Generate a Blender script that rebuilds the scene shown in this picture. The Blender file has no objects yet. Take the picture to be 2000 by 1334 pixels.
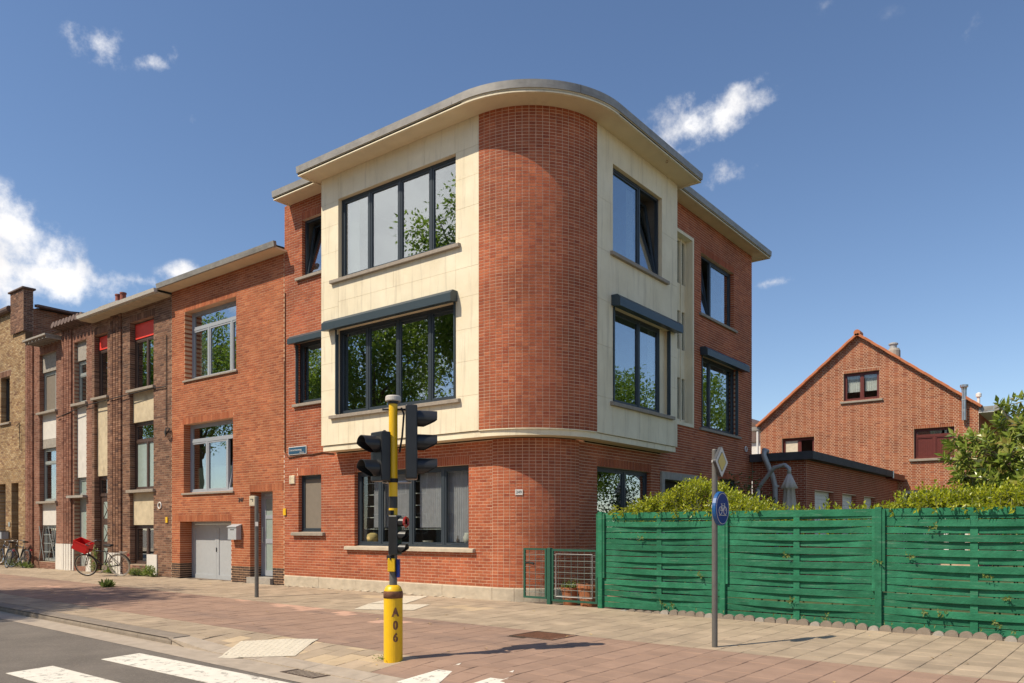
import bpy, math, random
from mathutils import Vector, Matrix
R = math.radians
rnd = random.Random(7)
sc = bpy.context.scene
C = sc.collection
# ------------------------------------------------------------------ camera
CAMZ = 1.36
cd = bpy.data.cameras.new('camera'); cam = bpy.data.objects.new('camera', cd); C.objects.link(cam)
cd.sensor_width = 36; cd.lens = 36 * 1538 / 2000; cd.shift_y = 366 / 2000
cd.clip_start = .1; cd.clip_end = 2000
cam.location = (0, 0, CAMZ); cam.rotation_euler = (R(90), 0, math.asin(.6115))
sc.camera = cam
# ------------------------------------------------------------------ light
SUN_EL = R(51); SUN_DIR = Vector((.44, .90, 0)).normalized()          # the way the light travels over the ground
sun_from = Vector((-SUN_DIR.x * math.cos(SUN_EL), -SUN_DIR.y * math.cos(SUN_EL), math.sin(SUN_EL)))
sl = bpy.data.lights.new('sun', 'SUN'); so = bpy.data.objects.new('sun', sl); C.objects.link(so)
sl.energy = 4.6; sl.angle = R(.53); sl.color = (1, .88, .70)
so.rotation_euler = sun_from.to_track_quat('Z', 'Y').to_euler(); so.location = (0, 0, 30)
w = bpy.data.worlds.new('World'); sc.world = w; w.use_nodes = True
nt = w.node_tree; nt.nodes.clear()
def N(t, nt=None, **k):
    n = (nt or NT).nodes.new(t)
    for a, b in k.items(): setattr(n, a, b)
    return n
NT = nt
sky = N('ShaderNodeTexSky', sky_type='NISHITA', sun_disc=False, sun_elevation=SUN_EL,
        sun_rotation=math.atan2(sun_from.x, sun_from.y), altitude=50, air_density=1.0, dust_density=.15, ozone_density=1.6)
tc = N('ShaderNodeTexCoord')
nz = N('ShaderNodeTexNoise'); nz.inputs['Scale'].default_value = 16; nz.inputs['Detail'].default_value = 9; nz.inputs['Roughness'].default_value = .62
nt.links.new(tc.outputs['Generated'], nz.inputs['Vector'])
def cam_dir(px, py):
    a = (px - 1000) / 1538; b = -(py - 1033) / 1538
    return Vector((.7913 * a - .6115, .6115 * a + .7913, b)).normalized()
# clouds: direction, half width, half height (radians), tilt, density
clouds = [(cam_dir(203, 84), .036, .025, .1, 1.0), (cam_dir(300, 123), .044, .020, .2, .95), (cam_dir(1345, 238), .066, .034, .25, 1.),
          (cam_dir(1420, 218), .060, .028, .4, .9), (cam_dir(1468, 196), .035, .018, .3, .8), (cam_dir(1438, 336), .037, .024, .45, .9),
          (cam_dir(30, 470), .062, .052, -.3, 1.2), (cam_dir(100, 545), .095, .030, -.1, 1.2), (cam_dir(-50, 500), .08, .07, 0, 1.3),
          (cam_dir(360, 530), .032, .013, .1, .75), (cam_dir(360, 228), .03, .013, .0, .3), (cam_dir(440, 255), .022, .016, .5, .25),
          (cam_dir(1888, 57), .035, .013, .3, .22), (cam_dir(1600, 15), .04, .010, .2, .14), (cam_dir(1508, 551), .028, .007, .1, .5),
          (cam_dir(1735, 30), .03, .010, .3, .10), (cam_dir(270, 547), .03, .008, .0, .45)]
for az, el, a, b, d in ((-2.30, 20, .42, .17, 1.9), (-2.75, 33, .30, .14, 1.5), (-1.85, 40, .28, .12, 1.3), (-1.2, 26, .3, .12, 1.3), (-.4, 38, .2, .09, 1.2),
                        (-.75, 17, .25, .06, 1.2), (.3, 20, .2, .05, 1.1), (3.55, 21, .22, .08, 1.4), (-2.0, 62, .2, .12, 1.0), (.9, 60, .16, .08, .9)):
    clouds.append((Vector((math.cos(az) * math.cos(R(el)), math.sin(az) * math.cos(R(el)), math.sin(R(el)))), a, b, .1, d))
acc = None
for c, a, b, tilt, dens in clouds:
    zc = c.normalized(); xc = Vector((0, 0, 1)).cross(zc).normalized() * -1; yc = zc.cross(xc) * -1
    if yc.z < 0: yc = -yc
    xr = xc * math.cos(tilt) + yc * math.sin(tilt); yr = zc.cross(xr)
    mp = N('ShaderNodeMapping', vector_type='TEXTURE')
    mp.inputs['Location'].default_value = c
    mp.inputs['Rotation'].default_value = Matrix((xr, yr, zc)).transposed().to_euler()
    mp.inputs['Scale'].default_value = (a * 1.22, b * 1.22, .8)
    nt.links.new(tc.outputs['Generated'], mp.inputs['Vector'])
    ln = N('ShaderNodeVectorMath', operation='LENGTH'); nt.links.new(mp.outputs[0], ln.inputs[0])
    m = N('ShaderNodeMath', operation='MULTIPLY_ADD'); m.inputs[1].default_value = -dens; m.inputs[2].default_value = dens
    nt.links.new(ln.outputs['Value'], m.inputs[0])
    if acc is None: acc = m
    else:
        mx = N('ShaderNodeMath', operation='MAXIMUM'); nt.links.new(acc.outputs[0], mx.inputs[0]); nt.links.new(m.outputs[0], mx.inputs[1]); acc = mx
nzs = N('ShaderNodeMath', operation='MULTIPLY_ADD'); nzs.inputs[1].default_value = 2.9; nzs.inputs[2].default_value = -1.62
nt.links.new(nz.outputs['Fac'], nzs.inputs[0])
cl0 = N('ShaderNodeClamp'); cl0.inputs['Max'].default_value = 1.4; nt.links.new(acc.outputs[0], cl0.inputs['Value'])
gate = N('ShaderNodeMapRange', interpolation_type='SMOOTHSTEP'); gate.inputs['From Min'].default_value = 0; gate.inputs['From Max'].default_value = .25
nt.links.new(acc.outputs[0], gate.inputs['Value'])
sm = N('ShaderNodeMath', operation='ADD'); nt.links.new(cl0.outputs[0], sm.inputs[0]); nt.links.new(nzs.outputs[0], sm.inputs[1])
mr = N('ShaderNodeMapRange', interpolation_type='SMOOTHSTEP'); mr.inputs['From Min'].default_value = .06; mr.inputs['From Max'].default_value = .98
nt.links.new(sm.outputs[0], mr.inputs['Value'])
gm = N('ShaderNodeMath', operation='MULTIPLY'); nt.links.new(mr.outputs[0], gm.inputs[0]); nt.links.new(gate.outputs[0], gm.inputs[1])
# cloud tone: bright tops, greyer thick parts
nz2 = N('ShaderNodeTexNoise'); nz2.inputs['Scale'].default_value = 7; nz2.inputs['Detail'].default_value = 5
nt.links.new(tc.outputs['Generated'], nz2.inputs['Vector'])
cr = N('ShaderNodeValToRGB'); cr.color_ramp.elements[0].position = .36; cr.color_ramp.elements[0].color = (6.6, 6.5, 6.6, 1)
cr.color_ramp.elements[1].position = .62; cr.color_ramp.elements[1].color = (9.4, 9.2, 9.0, 1)
nt.links.new(nz2.outputs['Fac'], cr.inputs[0])
hs = N('ShaderNodeHueSaturation'); hs.inputs['Saturation'].default_value = 1.05; hs.inputs['Value'].default_value = 1.0
tint = N('ShaderNodeMixRGB', blend_type='MULTIPLY'); tint.inputs[0].default_value = 1; tint.inputs[2].default_value = (.99, .985, 1.03, 1); nt.links.new(sky.outputs[0], tint.inputs[1]); nt.links.new(tint.outputs[0], hs.inputs['Color'])
mix = N('ShaderNodeMixRGB'); nt.links.new(gm.outputs[0], mix.inputs[0]); nt.links.new(hs.outputs[0], mix.inputs[1]); nt.links.new(cr.outputs[0], mix.inputs[2])
bg = N('ShaderNodeBackground'); bg.inputs['Strength'].default_value = .112
nt.links.new(mix.outputs[0], bg.inputs[0])
wo = N('ShaderNodeOutputWorld'); nt.links.new(bg.outputs[0], wo.inputs[0])
vs = sc.view_settings; vs.view_transform = 'Standard'; vs.look = 'None'; vs.exposure = 0.22; vs.gamma = 1
sc.render.engine = 'CYCLES'
sc.cycles.max_bounces = 8; sc.cycles.transparent_max_bounces = 12; sc.cycles.use_denoising = True

# ================================================================== helpers
WORG = {}
def setp(o, label=None, cat=None, group=None, kind=None):
    if label: o['label'] = label
    if cat: o['category'] = cat
    if group: o['group'] = group
    if kind: o['kind'] = kind
    return o
def thing(name, label, cat, loc=(0, 0, 0), rot=None, group=None, local=False):
    o = bpy.data.objects.new(name, None); C.objects.link(o); o.location = loc; o.empty_display_size = .2
    if rot: o.rotation_euler = rot
    WORG[o.name] = Vector((0, 0, 0)) if local else Vector(loc)
    return setp(o, label, cat, group)
def link(name, me, parent=None, loc=(0, 0, 0), rot=None):
    o = bpy.data.objects.new(name, me); C.objects.link(o)
    l = Vector(loc)
    if parent is not None:
        o.parent = parent; l = l - WORG.get(parent.name, Vector((0, 0, 0)))
    o.location = l
    if rot is not None: o.rotation_euler = rot
    return o
class MB:
    def __init__(s): s.v = []; s.f = []; s.m = []; s.mi = 0
    def quad(s, *p):
        n = len(s.v); s.v += [tuple(q) for q in p]; s.f.append(tuple(range(n, n + len(p)))); s.m.append(s.mi)
    def hexa(s, p, skip=()):                       # p: 8 points, bottom ring 0-3 ccw, top ring 4-7
        n = len(s.v); s.v += [tuple(q) for q in p]
        for i, f in enumerate(((3, 2, 1, 0), (4, 5, 6, 7), (0, 1, 5, 4), (1, 2, 6, 5), (2, 3, 7, 6), (3, 0, 4, 7))):
            if i in skip: continue
            s.f.append(tuple(n + a for a in f)); s.m.append(s.mi)
    def box(s, x0, x1, y0, y1, z0, z1):
        s.hexa([(x0, y0, z0), (x1, y0, z0), (x1, y1, z0), (x0, y1, z0), (x0, y0, z1), (x1, y0, z1), (x1, y1, z1), (x0, y1, z1)])
    def obox(s, c, ax, ay, az):                    # centre and half axis vectors
        c = Vector(c); ax = Vector(ax); ay = Vector(ay); az = Vector(az)
        s.hexa([c - ax - ay - az, c + ax - ay - az, c + ax + ay - az, c - ax + ay - az, c - ax - ay + az, c + ax - ay + az, c + ax + ay + az, c - ax + ay + az])
    def ring(s, rings, cap=True, closed=True):     # loft of equal-length point rings
        n = len(s.v); k = len(rings[0])
        for r in rings: s.v += [tuple(p) for p in r]
        for i in range(len(rings) - 1):
            for j in range(k if closed else k - 1):
                a = n + i * k + j; b = n + i * k + (j + 1) % k
                s.f.append((a, b, b + k, a + k)); s.m.append(s.mi)
        if cap:
            s.f.append(tuple(n + j for j in reversed(range(k)))); s.m.append(s.mi)
            s.f.append(tuple(n + (len(rings) - 1) * k + j for j in range(k))); s.m.append(s.mi)
    def tube(s, pts, rads, n=10, cap=True):
        pts = [Vector(p) for p in pts]
        if not hasattr(rads, '__len__'): rads = [rads] * len(pts)
        rings = []; up = None
        for i, p in enumerate(pts):
            d = (pts[min(i + 1, len(pts) - 1)] - pts[max(i - 1, 0)]).normalized()
            if up is None: up = d.orthogonal().normalized()
            up = (up - d * up.dot(d)).normalized(); sd = d.cross(up)
            rings.append([p + (up * math.cos(2 * math.pi * j / n) + sd * math.sin(2 * math.pi * j / n)) * rads[i] for j in range(n)])
        s.ring(rings, cap)
    def lathe(s, c, prof, n=20, axis=(0, 0, 1), cap=True):
        c = Vector(c); a = Vector(axis).normalized(); u = a.orthogonal().normalized(); v = a.cross(u)
        s.ring([[c + a * h + (u * math.cos(2 * math.pi * j / n) + v * math.sin(2 * math.pi * j / n)) * max(r, 1e-4) for j in range(n)] for r, h in prof], cap)
    def torus(s, c, axis, R_, r, n=28, k=7):
        c = Vector(c); a = Vector(axis).normalized(); u = a.orthogonal().normalized(); v = a.cross(u)
        pts = [[c + (u * math.cos(t) + v * math.sin(t)) * (R_ + r * math.cos(q)) + a * r * math.sin(q) for q in [2 * math.pi * j / k for j in range(k)]] for t in [2 * math.pi * i / n for i in range(n + 1)]]
        s.ring(pts, cap=False)
    def mesh(s, name, mats, smooth=False):
        me = bpy.data.meshes.new(name); me.from_pydata(s.v, [], s.f)
        for m in (mats if isinstance(mats, (list, tuple)) else [mats]): me.materials.append(m)
        if any(s.m): me.polygons.foreach_set('material_index', s.m)
        if smooth: me.polygons.foreach_set('use_smooth', [True] * len(s.f))
        me.update(); return me
    def build(s, name, mats, parent=None, smooth=False, loc=(0, 0, 0), rot=None, kind=None, label=None):
        o = link(name, s.mesh(name, mats, smooth), parent, loc, rot)
        if kind: o['kind'] = kind
        if label: o['label'] = label
        return o
def boxo(name, mat, parent, *b, **k):
    m = MB(); m.box(*b); return m.build(name, mat, parent, **k)
def bevel(o, wd=.01, seg=2):
    md = o.modifiers.new('bevel', 'BEVEL'); md.width = wd; md.segments = seg; md.limit_method = 'ANGLE'; return o

# ================================================================== materials
def mat(name, col, rough=.6, metal=0., var=.0, vscale=3., bump=0., bscale=60., spec=.5, col2=None, coat=0., stain=None, island=0.):
    m = bpy.data.materials.new(name); m.use_nodes = True; t = m.node_tree
    b = t.nodes['Principled BSDF']; b.inputs['Roughness'].default_value = rough; b.inputs['Metallic'].default_value = metal
    b.inputs['Specular IOR Level'].default_value = spec; b.inputs['Coat Weight'].default_value = coat
    L = t.links.new; out = None
    rgb = N('ShaderNodeRGB', t); rgb.outputs[0].default_value = (*col, 1); out = rgb.outputs[0]
    geo = N('ShaderNodeNewGeometry', t)
    if col2:
        n = N('ShaderNodeTexNoise', t); n.inputs['Scale'].default_value = vscale; n.inputs['Detail'].default_value = 8; n.inputs['Roughness'].default_value = .65
        L(geo.outputs['Position'], n.inputs['Vector'])
        r = N('ShaderNodeValToRGB', t); r.color_ramp.elements[0].position = .38; r.color_ramp.elements[0].color = (*col, 1)
        r.color_ramp.elements[1].position = .66; r.color_ramp.elements[1].color = (*col2, 1); L(n.outputs['Fac'], r.inputs[0]); out = r.outputs[0]
    if var:
        n = N('ShaderNodeTexNoise', t); n.inputs['Scale'].default_value = vscale * 2.7; n.inputs['Detail'].default_value = 6
        L(geo.outputs['Position'], n.inputs['Vector'])
        mp = N('ShaderNodeMapRange', t); mp.inputs['From Min'].default_value = .3; mp.inputs['From Max'].default_value = .7
        mp.inputs['To Min'].default_value = 1 - var; mp.inputs['To Max'].default_value = 1 + var; L(n.outputs['Fac'], mp.inputs['Value'])
        h = N('ShaderNodeHueSaturation', t); L(out, h.inputs['Color']); L(mp.outputs[0], h.inputs['Value']); out = h.outputs[0]
    if island:
        oi = N('ShaderNodeObjectInfo', t); ad = N('ShaderNodeMath', t, operation='ADD'); fr = N('ShaderNodeMath', t, operation='FRACT')
        L(geo.outputs['Random Per Island'], ad.inputs[0]); L(oi.outputs['Random'], ad.inputs[1]); L(ad.outputs[0], fr.inputs[0])
        mp = N('ShaderNodeMapRange', t); mp.inputs['To Min'].default_value = 1 - island; mp.inputs['To Max'].default_value = 1 + island; L(fr.outputs[0], mp.inputs['Value'])
        h = N('ShaderNodeHueSaturation', t); L(out, h.inputs['Color']); L(mp.outputs[0], h.inputs['Value']); out = h.outputs[0]
    if stain:                                     # (colour, scale xyz, low, high)
        sc_, vec, lo, hi = stain
        mpp = N('ShaderNodeMapping', t); mpp.inputs['Scale'].default_value = vec; L(geo.outputs['Position'], mpp.inputs['Vector'])
        n = N('ShaderNodeTexNoise', t); n.inputs['Scale'].default_value = 1; n.inputs['Detail'].default_value = 9; n.inputs['Roughness'].default_value = .7
        L(mpp.outputs[0], n.inputs['Vector'])
        mp = N('ShaderNodeMapRange', t); mp.inputs['From Min'].default_value = lo; mp.inputs['From Max'].default_value = hi; L(n.outputs['Fac'], mp.inputs['Value'])
        mx = N('ShaderNodeMixRGB', t); mx.inputs[2].default_value = (*sc_, 1); L(mp.outputs[0], mx.inputs[0]); L(out, mx.inputs[1]); out = mx.outputs[0]
    L(out, b.inputs['Base Color'])
    if bump:
        n = N('ShaderNodeTexNoise', t); n.inputs['Scale'].default_value = bscale; n.inputs['Detail'].default_value = 5; L(geo.outputs['Position'], n.inputs['Vector'])
        bp = N('ShaderNodeBump', t); bp.inputs['Strength'].default_value = bump; bp.inputs['Distance'].default_value = .02
        L(n.outputs['Fac'], bp.inputs['Height']); L(bp.outputs[0], b.inputs['Normal'])
    return m
def brick_mat(name, cols, var=.18, rough=.85, soot=None):
    m = bpy.data.materials.new(name); m.use_nodes = True; t = m.node_tree; L = t.links.new
    b = t.nodes['Principled BSDF']; b.inputs['Roughness'].default_value = rough; b.inputs['Specular IOR Level'].default_value = .25
    geo = N('ShaderNodeNewGeometry', t); oi = N('ShaderNodeObjectInfo', t)
    ad = N('ShaderNodeMath', t, operation='ADD'); fr = N('ShaderNodeMath', t, operation='FRACT')
    L(geo.outputs['Random Per Island'], ad.inputs[0]); L(oi.outputs['Random'], ad.inputs[1]); L(ad.outputs[0], fr.inputs[0])
    r = N('ShaderNodeValToRGB', t); e = r.color_ramp.elements
    while len(e) < len(cols): e.new(.5)
    for i, c in enumerate(cols): e[i].position = i / (len(cols) - 1); e[i].color = (*c, 1)
    L(fr.outputs[0], r.inputs[0])
    n = N('ShaderNodeTexNoise', t); n.inputs['Scale'].default_value = 1.1; n.inputs['Detail'].default_value = 7; L(geo.outputs['Position'], n.inputs['Vector'])
    mp = N('ShaderNodeMapRange', t); mp.inputs['From Min'].default_value = .3; mp.inputs['From Max'].default_value = .7; mp.inputs['To Min'].default_value = 1 - var; mp.inputs['To Max'].default_value = 1 + var
    L(n.outputs['Fac'], mp.inputs['Value'])
    h = N('ShaderNodeHueSaturation', t); L(r.outputs[0], h.inputs['Color']); L(mp.outputs[0], h.inputs['Value']); out = h.outputs[0]
    n2 = N('ShaderNodeTexNoise', t); n2.inputs['Scale'].default_value = 45; n2.inputs['Detail'].default_value = 4; L(geo.outputs['Position'], n2.inputs['Vector'])
    mp2 = N('ShaderNodeMapRange', t); mp2.inputs['From Min'].default_value = .3; mp2.inputs['From Max'].default_value = .7; mp2.inputs['To Min'].default_value = .8; mp2.inputs['To Max'].default_value = 1.18
    L(n2.outputs['Fac'], mp2.inputs['Value'])
    h2 = N('ShaderNodeHueSaturation', t); L(out, h2.inputs['Color']); L(mp2.outputs[0], h2.inputs['Value']); out = h2.outputs[0]
    if soot:
        n3 = N('ShaderNodeTexNoise', t); n3.inputs['Scale'].default_value = .7; n3.inputs['Detail'].default_value = 9; n3.inputs['Roughness'].default_value = .7; L(geo.outputs['Position'], n3.inputs['Vector'])
        mp3 = N('ShaderNodeMapRange', t); mp3.inputs['From Min'].default_value = .5; mp3.inputs['From Max'].default_value = .75; mp3.inputs['To Max'].default_value = .6; L(n3.outputs['Fac'], mp3.inputs['Value'])
        mx = N('ShaderNodeMixRGB', t); mx.inputs[2].default_value = (*soot, 1); L(mp3.outputs[0], mx.inputs[0]); L(out, mx.inputs[1]); out = mx.outputs[0]
    L(out, b.inputs['Base Color'])
    bp = N('ShaderNodeBump', t); bp.inputs['Strength'].default_value = .35; bp.inputs['Distance'].default_value = .006; L(n2.outputs['Fac'], bp.inputs['Height']); L(bp.outputs[0], b.inputs['Normal'])
    return m
def glass_mat(name, fac=.32, tint=(.72, .78, .76), wav=.004):
    m = bpy.data.materials.new(name); m.use_nodes = True; t = m.node_tree; L = t.links.new; t.nodes.clear()
    tr = N('ShaderNodeBsdfTransparent', t); tr.inputs[0].default_value = (*tint, 1)
    gl = N('ShaderNodeBsdfGlossy', t); gl.inputs['Roughness'].default_value = .0; gl.inputs[0].default_value = (.93, .96, 1, 1)
    geo = N('ShaderNodeNewGeometry', t); n = N('ShaderNodeTexNoise', t); n.inputs['Scale'].default_value = 1.7; n.inputs['Detail'].default_value = 1; L(geo.outputs['Position'], n.inputs['Vector'])
    bp = N('ShaderNodeBump', t); bp.inputs['Strength'].default_value = wav; bp.inputs['Distance'].default_value = .2; L(n.outputs['Fac'], bp.inputs['Height']); L(bp.outputs[0], gl.inputs['Normal'])
    lw = N('ShaderNodeLayerWeight', t); pw = N('ShaderNodeMath', t, operation='POWER'); pw.inputs[1].default_value = 4; L(lw.outputs['Facing'], pw.inputs[0])
    ma = N('ShaderNodeMath', t, operation='MULTIPLY_ADD', use_clamp=True); ma.inputs[1].default_value = .6; ma.inputs[2].default_value = fac; L(pw.outputs[0], ma.inputs[0])
    mx = N('ShaderNodeMixShader', t); L(ma.outputs[0], mx.inputs[0]); L(tr.outputs[0], mx.inputs[1]); L(gl.outputs[0], mx.inputs[2])
    o = N('ShaderNodeOutputMaterial', t); L(mx.outputs[0], o.inputs[0]); return m
def leaf_mat(name, cols, rough=.45, trans=.35, tcol=(.3, .42, .05)):
    m = bpy.data.materials.new(name); m.use_nodes = True; t = m.node_tree; L = t.links.new
    b = t.nodes['Principled BSDF']; b.inputs['Roughness'].default_value = rough
    geo = N('ShaderNodeNewGeometry', t); r = N('ShaderNodeValToRGB', t); e = r.color_ramp.elements
    while len(e) < len(cols): e.new(.5)
    for i, c in enumerate(cols): e[i].position = i / (len(cols) - 1); e[i].color = (*c, 1)
    L(geo.outputs['Random Per Island'], r.inputs[0]); L(r.outputs[0], b.inputs['Base Color'])
    tl = N('ShaderNodeBsdfTranslucent', t); mxc = N('ShaderNodeMixRGB', t); mxc.inputs[0].default_value = .5; mxc.inputs[2].default_value = (*tcol, 1); L(r.outputs[0], mxc.inputs[1]); L(mxc.outputs[0], tl.inputs[0])
    mx = N('ShaderNodeMixShader', t); mx.inputs[0].default_value = trans; L(b.outputs[0], mx.inputs[1]); L(tl.outputs[0], mx.inputs[2])
    L(mx.outputs[0], t.nodes['Material Output'].inputs[0]); return m
MAT = {}
MAT['brick_red'] = brick_mat('brick_red', [(.32, .080, .037), (.39, .110, .050), (.35, .094, .042), (.44, .136, .062), (.28, .068, .034)], var=.24, soot=(.21, .062, .034))
MAT['brick_orange'] = brick_mat('brick_orange', [(.36, .105, .045), (.42, .135, .058), (.32, .09, .04), (.46, .16, .07), (.28, .078, .036)])
MAT['brick_dark'] = brick_mat('brick_dark', [(.06, .038, .03), (.10, .06, .04), (.05, .034, .03), (.13, .08, .05)])
MAT['brick_brown'] = brick_mat('brick_brown', [(.17, .085, .055), (.25, .13, .08), (.13, .066, .046), (.31, .175, .115), (.20, .10, .065), (.10, .055, .042)], soot=(.05, .035, .028))
MAT['brick_pink'] = brick_mat('brick_pink', [(.24, .105, .068), (.30, .145, .098), (.20, .085, .056), (.33, .17, .12), (.16, .068, .048)], soot=(.07, .045, .035))
MAT['brick_yellow'] = brick_mat('brick_yellow', [(.33, .205, .10), (.42, .285, .15), (.25, .145, .07), (.48, .35, .20), (.19, .10, .055)], soot=(.10, .06, .035))
MAT['brick_gable'] = brick_mat('brick_gable', [(.30, .085, .038), (.37, .12, .054), (.25, .066, .032), (.40, .145, .068), (.21, .058, .03)])
MAT['brick_low'] = brick_mat('brick_low', [(.30, .070, .034), (.35, .088, .042), (.26, .06, .03)])
MAT['brick_rough'] = brick_mat('brick_rough', [(.30, .12, .06), (.22, .085, .045), (.36, .17, .09), (.15, .07, .045)], soot=(.07, .05, .04))
MAT['mortar_light'] = mat('mortar_light', (.65, .44, .31), .95, var=.15, vscale=2, bump=.3)
MAT['mortar_orange'] = mat('mortar_orange', (.64, .40, .25), .95, var=.15, vscale=2, bump=.3)
MAT['mortar_grey'] = mat('mortar_grey', (.36, .27, .195), .95, var=.2, vscale=2, bump=.3)
MAT['mortar_gable'] = mat('mortar_gable', (.58, .42, .29), .95, var=.15, vscale=2, bump=.3)
MAT['cream'] = mat('cream_stone', (.76, .665, .475), .8, col2=(.83, .745, .56), vscale=.9, var=.05, bump=.12, bscale=35, stain=((.46, .39, .28), (7, 7, .55), .52, .85))
MAT['cream_soffit'] = mat('cream_soffit', (.74, .62, .42), .85, var=.05, vscale=1, stain=((.42, .33, .22), (.8, .8, .8), .58, .85))
MAT['white_panel'] = mat('white_panel', (.66, .63, .58), .8, var=.06, vscale=2, stain=((.38, .35, .30), (1.5, 1.5, .6), .58, .9))
MAT['beige_panel'] = mat('beige_panel', (.56, .47, .32), .85, var=.12, vscale=2, stain=((.28, .22, .15), (3, 3, 2), .55, .8))
MAT['concrete'] = mat('concrete', (.34, .31, .27), .9, var=.15, vscale=4, bump=.3, stain=((.15, .13, .11), (2, 2, 2), .55, .85))
MAT['plinth'] = mat('plinth_stone', (.50, .43, .33), .85, var=.12, vscale=2.5, bump=.3, bscale=40, stain=((.28, .23, .17), (1.6, 1.6, 4), .52, .85))
MAT['sill'] = mat('sill_stone', (.31, .265, .215), .8, var=.12, vscale=5, bump=.3, bscale=90)
MAT['zinc'] = mat('zinc', (.30, .285, .26), .55, metal=.25, var=.14, vscale=2.4, stain=((.16, .15, .14), (1.2, 1.2, 5), .5, .8))
MAT['roofing'] = mat('roofing', (.06, .06, .065), .8, var=.2, vscale=2, bump=.3)
MAT['anthracite'] = mat('anthracite', (.030, .042, .055), .42, var=.05)
MAT['shutter_box'] = mat('shutter_box', (.032, .052, .066), .42, var=.05)
MAT['rubber'] = mat('rubber', (.012, .012, .013), .6)
MAT['frame_grey'] = mat('frame_grey', (.33, .36, .40), .5, var=.04)
MAT['frame_brown'] = mat('frame_brown', (.075, .045, .035), .5, var=.1)
MAT['frame_grn'] = mat('frame_green_grey', (.30, .33, .32), .55, var=.06)
MAT['mahogany'] = mat('mahogany', (.12, .022, .016), .45, var=.12, vscale=6)
MAT['glass'] = glass_mat('glass_coated', .34)
MAT['glass_soft'] = glass_mat('glass_plain', .055, (.90, .93, .92))
MAT['glass_frost'] = mat('glass_frosted', (.30, .37, .34), .25, var=.06, spec=.8)
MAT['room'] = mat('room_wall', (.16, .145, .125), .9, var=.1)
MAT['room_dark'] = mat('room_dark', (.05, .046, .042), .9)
MAT['curtain'] = mat('curtain', (.62, .61, .60), .9, var=.08)
MAT['net_curtain'] = mat('net_curtain', (.34, .325, .36), .9, var=.1)
MAT['curtain_cream'] = mat('curtain_cream', (.62, .54, .42), .9, var=.08)
MAT['screen'] = mat('roller_screen', (.20, .17, .135), .75, var=.06)
MAT['red_blind'] = mat('red_blind', (.80, .05, .03), .6, var=.06)
MAT['white'] = mat('white_paint', (.72, .71, .68), .5, var=.05)
MAT['grey_metal'] = mat('grey_metal', (.40, .40, .39), .5, metal=.2, var=.12)
MAT['steel'] = mat('steel', (.5, .5, .49), .3, metal=.9, var=.1)
MAT['post_grey'] = mat('post_grey', (.135, .13, .12), .55, metal=.2, var=.12, vscale=4)
MAT['garage_grey'] = mat('garage_grey', (.40, .42, .44), .5, var=.04)
MAT['dark_grey'] = mat('dark_grey', (.05, .052, .055), .5)
MAT['yellow'] = mat('yellow_paint', (.80, .48, .006), .42, var=.05, vscale=5, stain=((.35, .2, .02), (5, 5, 3), .66, .9))
MAT['black_plastic'] = mat('black_plastic', (.016, .017, .019), .38, var=.2)
MAT['black_matt'] = mat('black_matt', (.01, .01, .011), .7)
MAT['lens_red'] = mat('lens_red', (.35, .012, .01), .2, coat=.6)
MAT['lens_green'] = mat('lens_green', (.02, .16, .10), .2, coat=.6)
MAT['lens_dark'] = mat('lens_dark', (.05, .05, .06), .2, coat=.6)
MAT['cap_white'] = mat('cap_white', (.52, .49, .44), .6, var=.1)
MAT['blue'] = mat('sign_blue', (.004, .02, .20), .5)
MAT['blue_edge'] = mat('sign_blue_edge', (.01, .09, .28), .4)
MAT['sign_white'] = mat('sign_white', (.62, .60, .57), .45)
MAT['sign_yellow'] = mat('sign_yellow', (.62, .48, .15), .45)
MAT['street_blue'] = mat('street_sign_blue', (.02, .075, .14), .4)
MAT['green_wood'] = mat('green_painted_wood', (.016, .13, .066), .78, spec=.25, col2=(.028, .175, .095), vscale=2.5, var=.18, bump=.35, bscale=30, stain=((.15, .26, .185), (3, 3, 30), .56, .80), island=.16)
MAT['green_metal'] = mat('green_metal', (.016, .085, .055), .5, var=.1)
MAT['wire'] = mat('wire', (.13, .16, .145), .5, metal=.3)
MAT['terracotta'] = mat('terracotta', (.36, .13, .055), .8, var=.15, vscale=6, bump=.2)
MAT['soil'] = mat('soil', (.06, .045, .03), 1, var=.3, vscale=8, bump=.6)
MAT['asphalt'] = mat('asphalt', (.175, .152, .128), .9, var=.16, vscale=.7, bump=.7, bscale=160, stain=((.29, .25, .21), (38, 38, 38), .52, .72))
MAT['gutter'] = mat('gutter_concrete', (.40, .335, .265), .9, var=.12, vscale=2, bump=.25, bscale=80, stain=((.24, .20, .16), (1.3, 4, 1), .55, .85))
MAT['kerb'] = mat('kerb_stone', (.24, .20, .16), .9, var=.14, vscale=3, bump=.35, bscale=90)
MAT['joint'] = mat('sand_joint', (.16, .125, .095), 1, var=.2, vscale=6)
MAT['tile_beige'] = mat('tile_beige', (.39, .305, .215), .9, var=.10, vscale=1.5, bump=.3, bscale=120, stain=((.24, .185, .135), (.9, .9, 1), .48, .78), island=.12)
MAT['tile_red'] = mat('tile_red', (.32, .208, .15), .9, var=.10, vscale=1.2, bump=.3, bscale=120, stain=((.19, .135, .11), (.25, 1.0, 1), .50, .72), island=.07)
MAT['tile_light'] = mat('tile_light', (.52, .32, .23), .9, var=.08, vscale=2, bump=.2, bscale=120, island=.05)
MAT['tile_yellow'] = mat('tile_yellow', (.48, .37, .24), .9, var=.08, vscale=2, bump=.2, bscale=120, island=.06)
MAT['road_paint'] = mat('road_paint', (.74, .70, .61), .75, var=.06, vscale=3, bump=.2, bscale=120, stain=((.20, .18, .16), (9, 9, 9), .54, .66))
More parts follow.
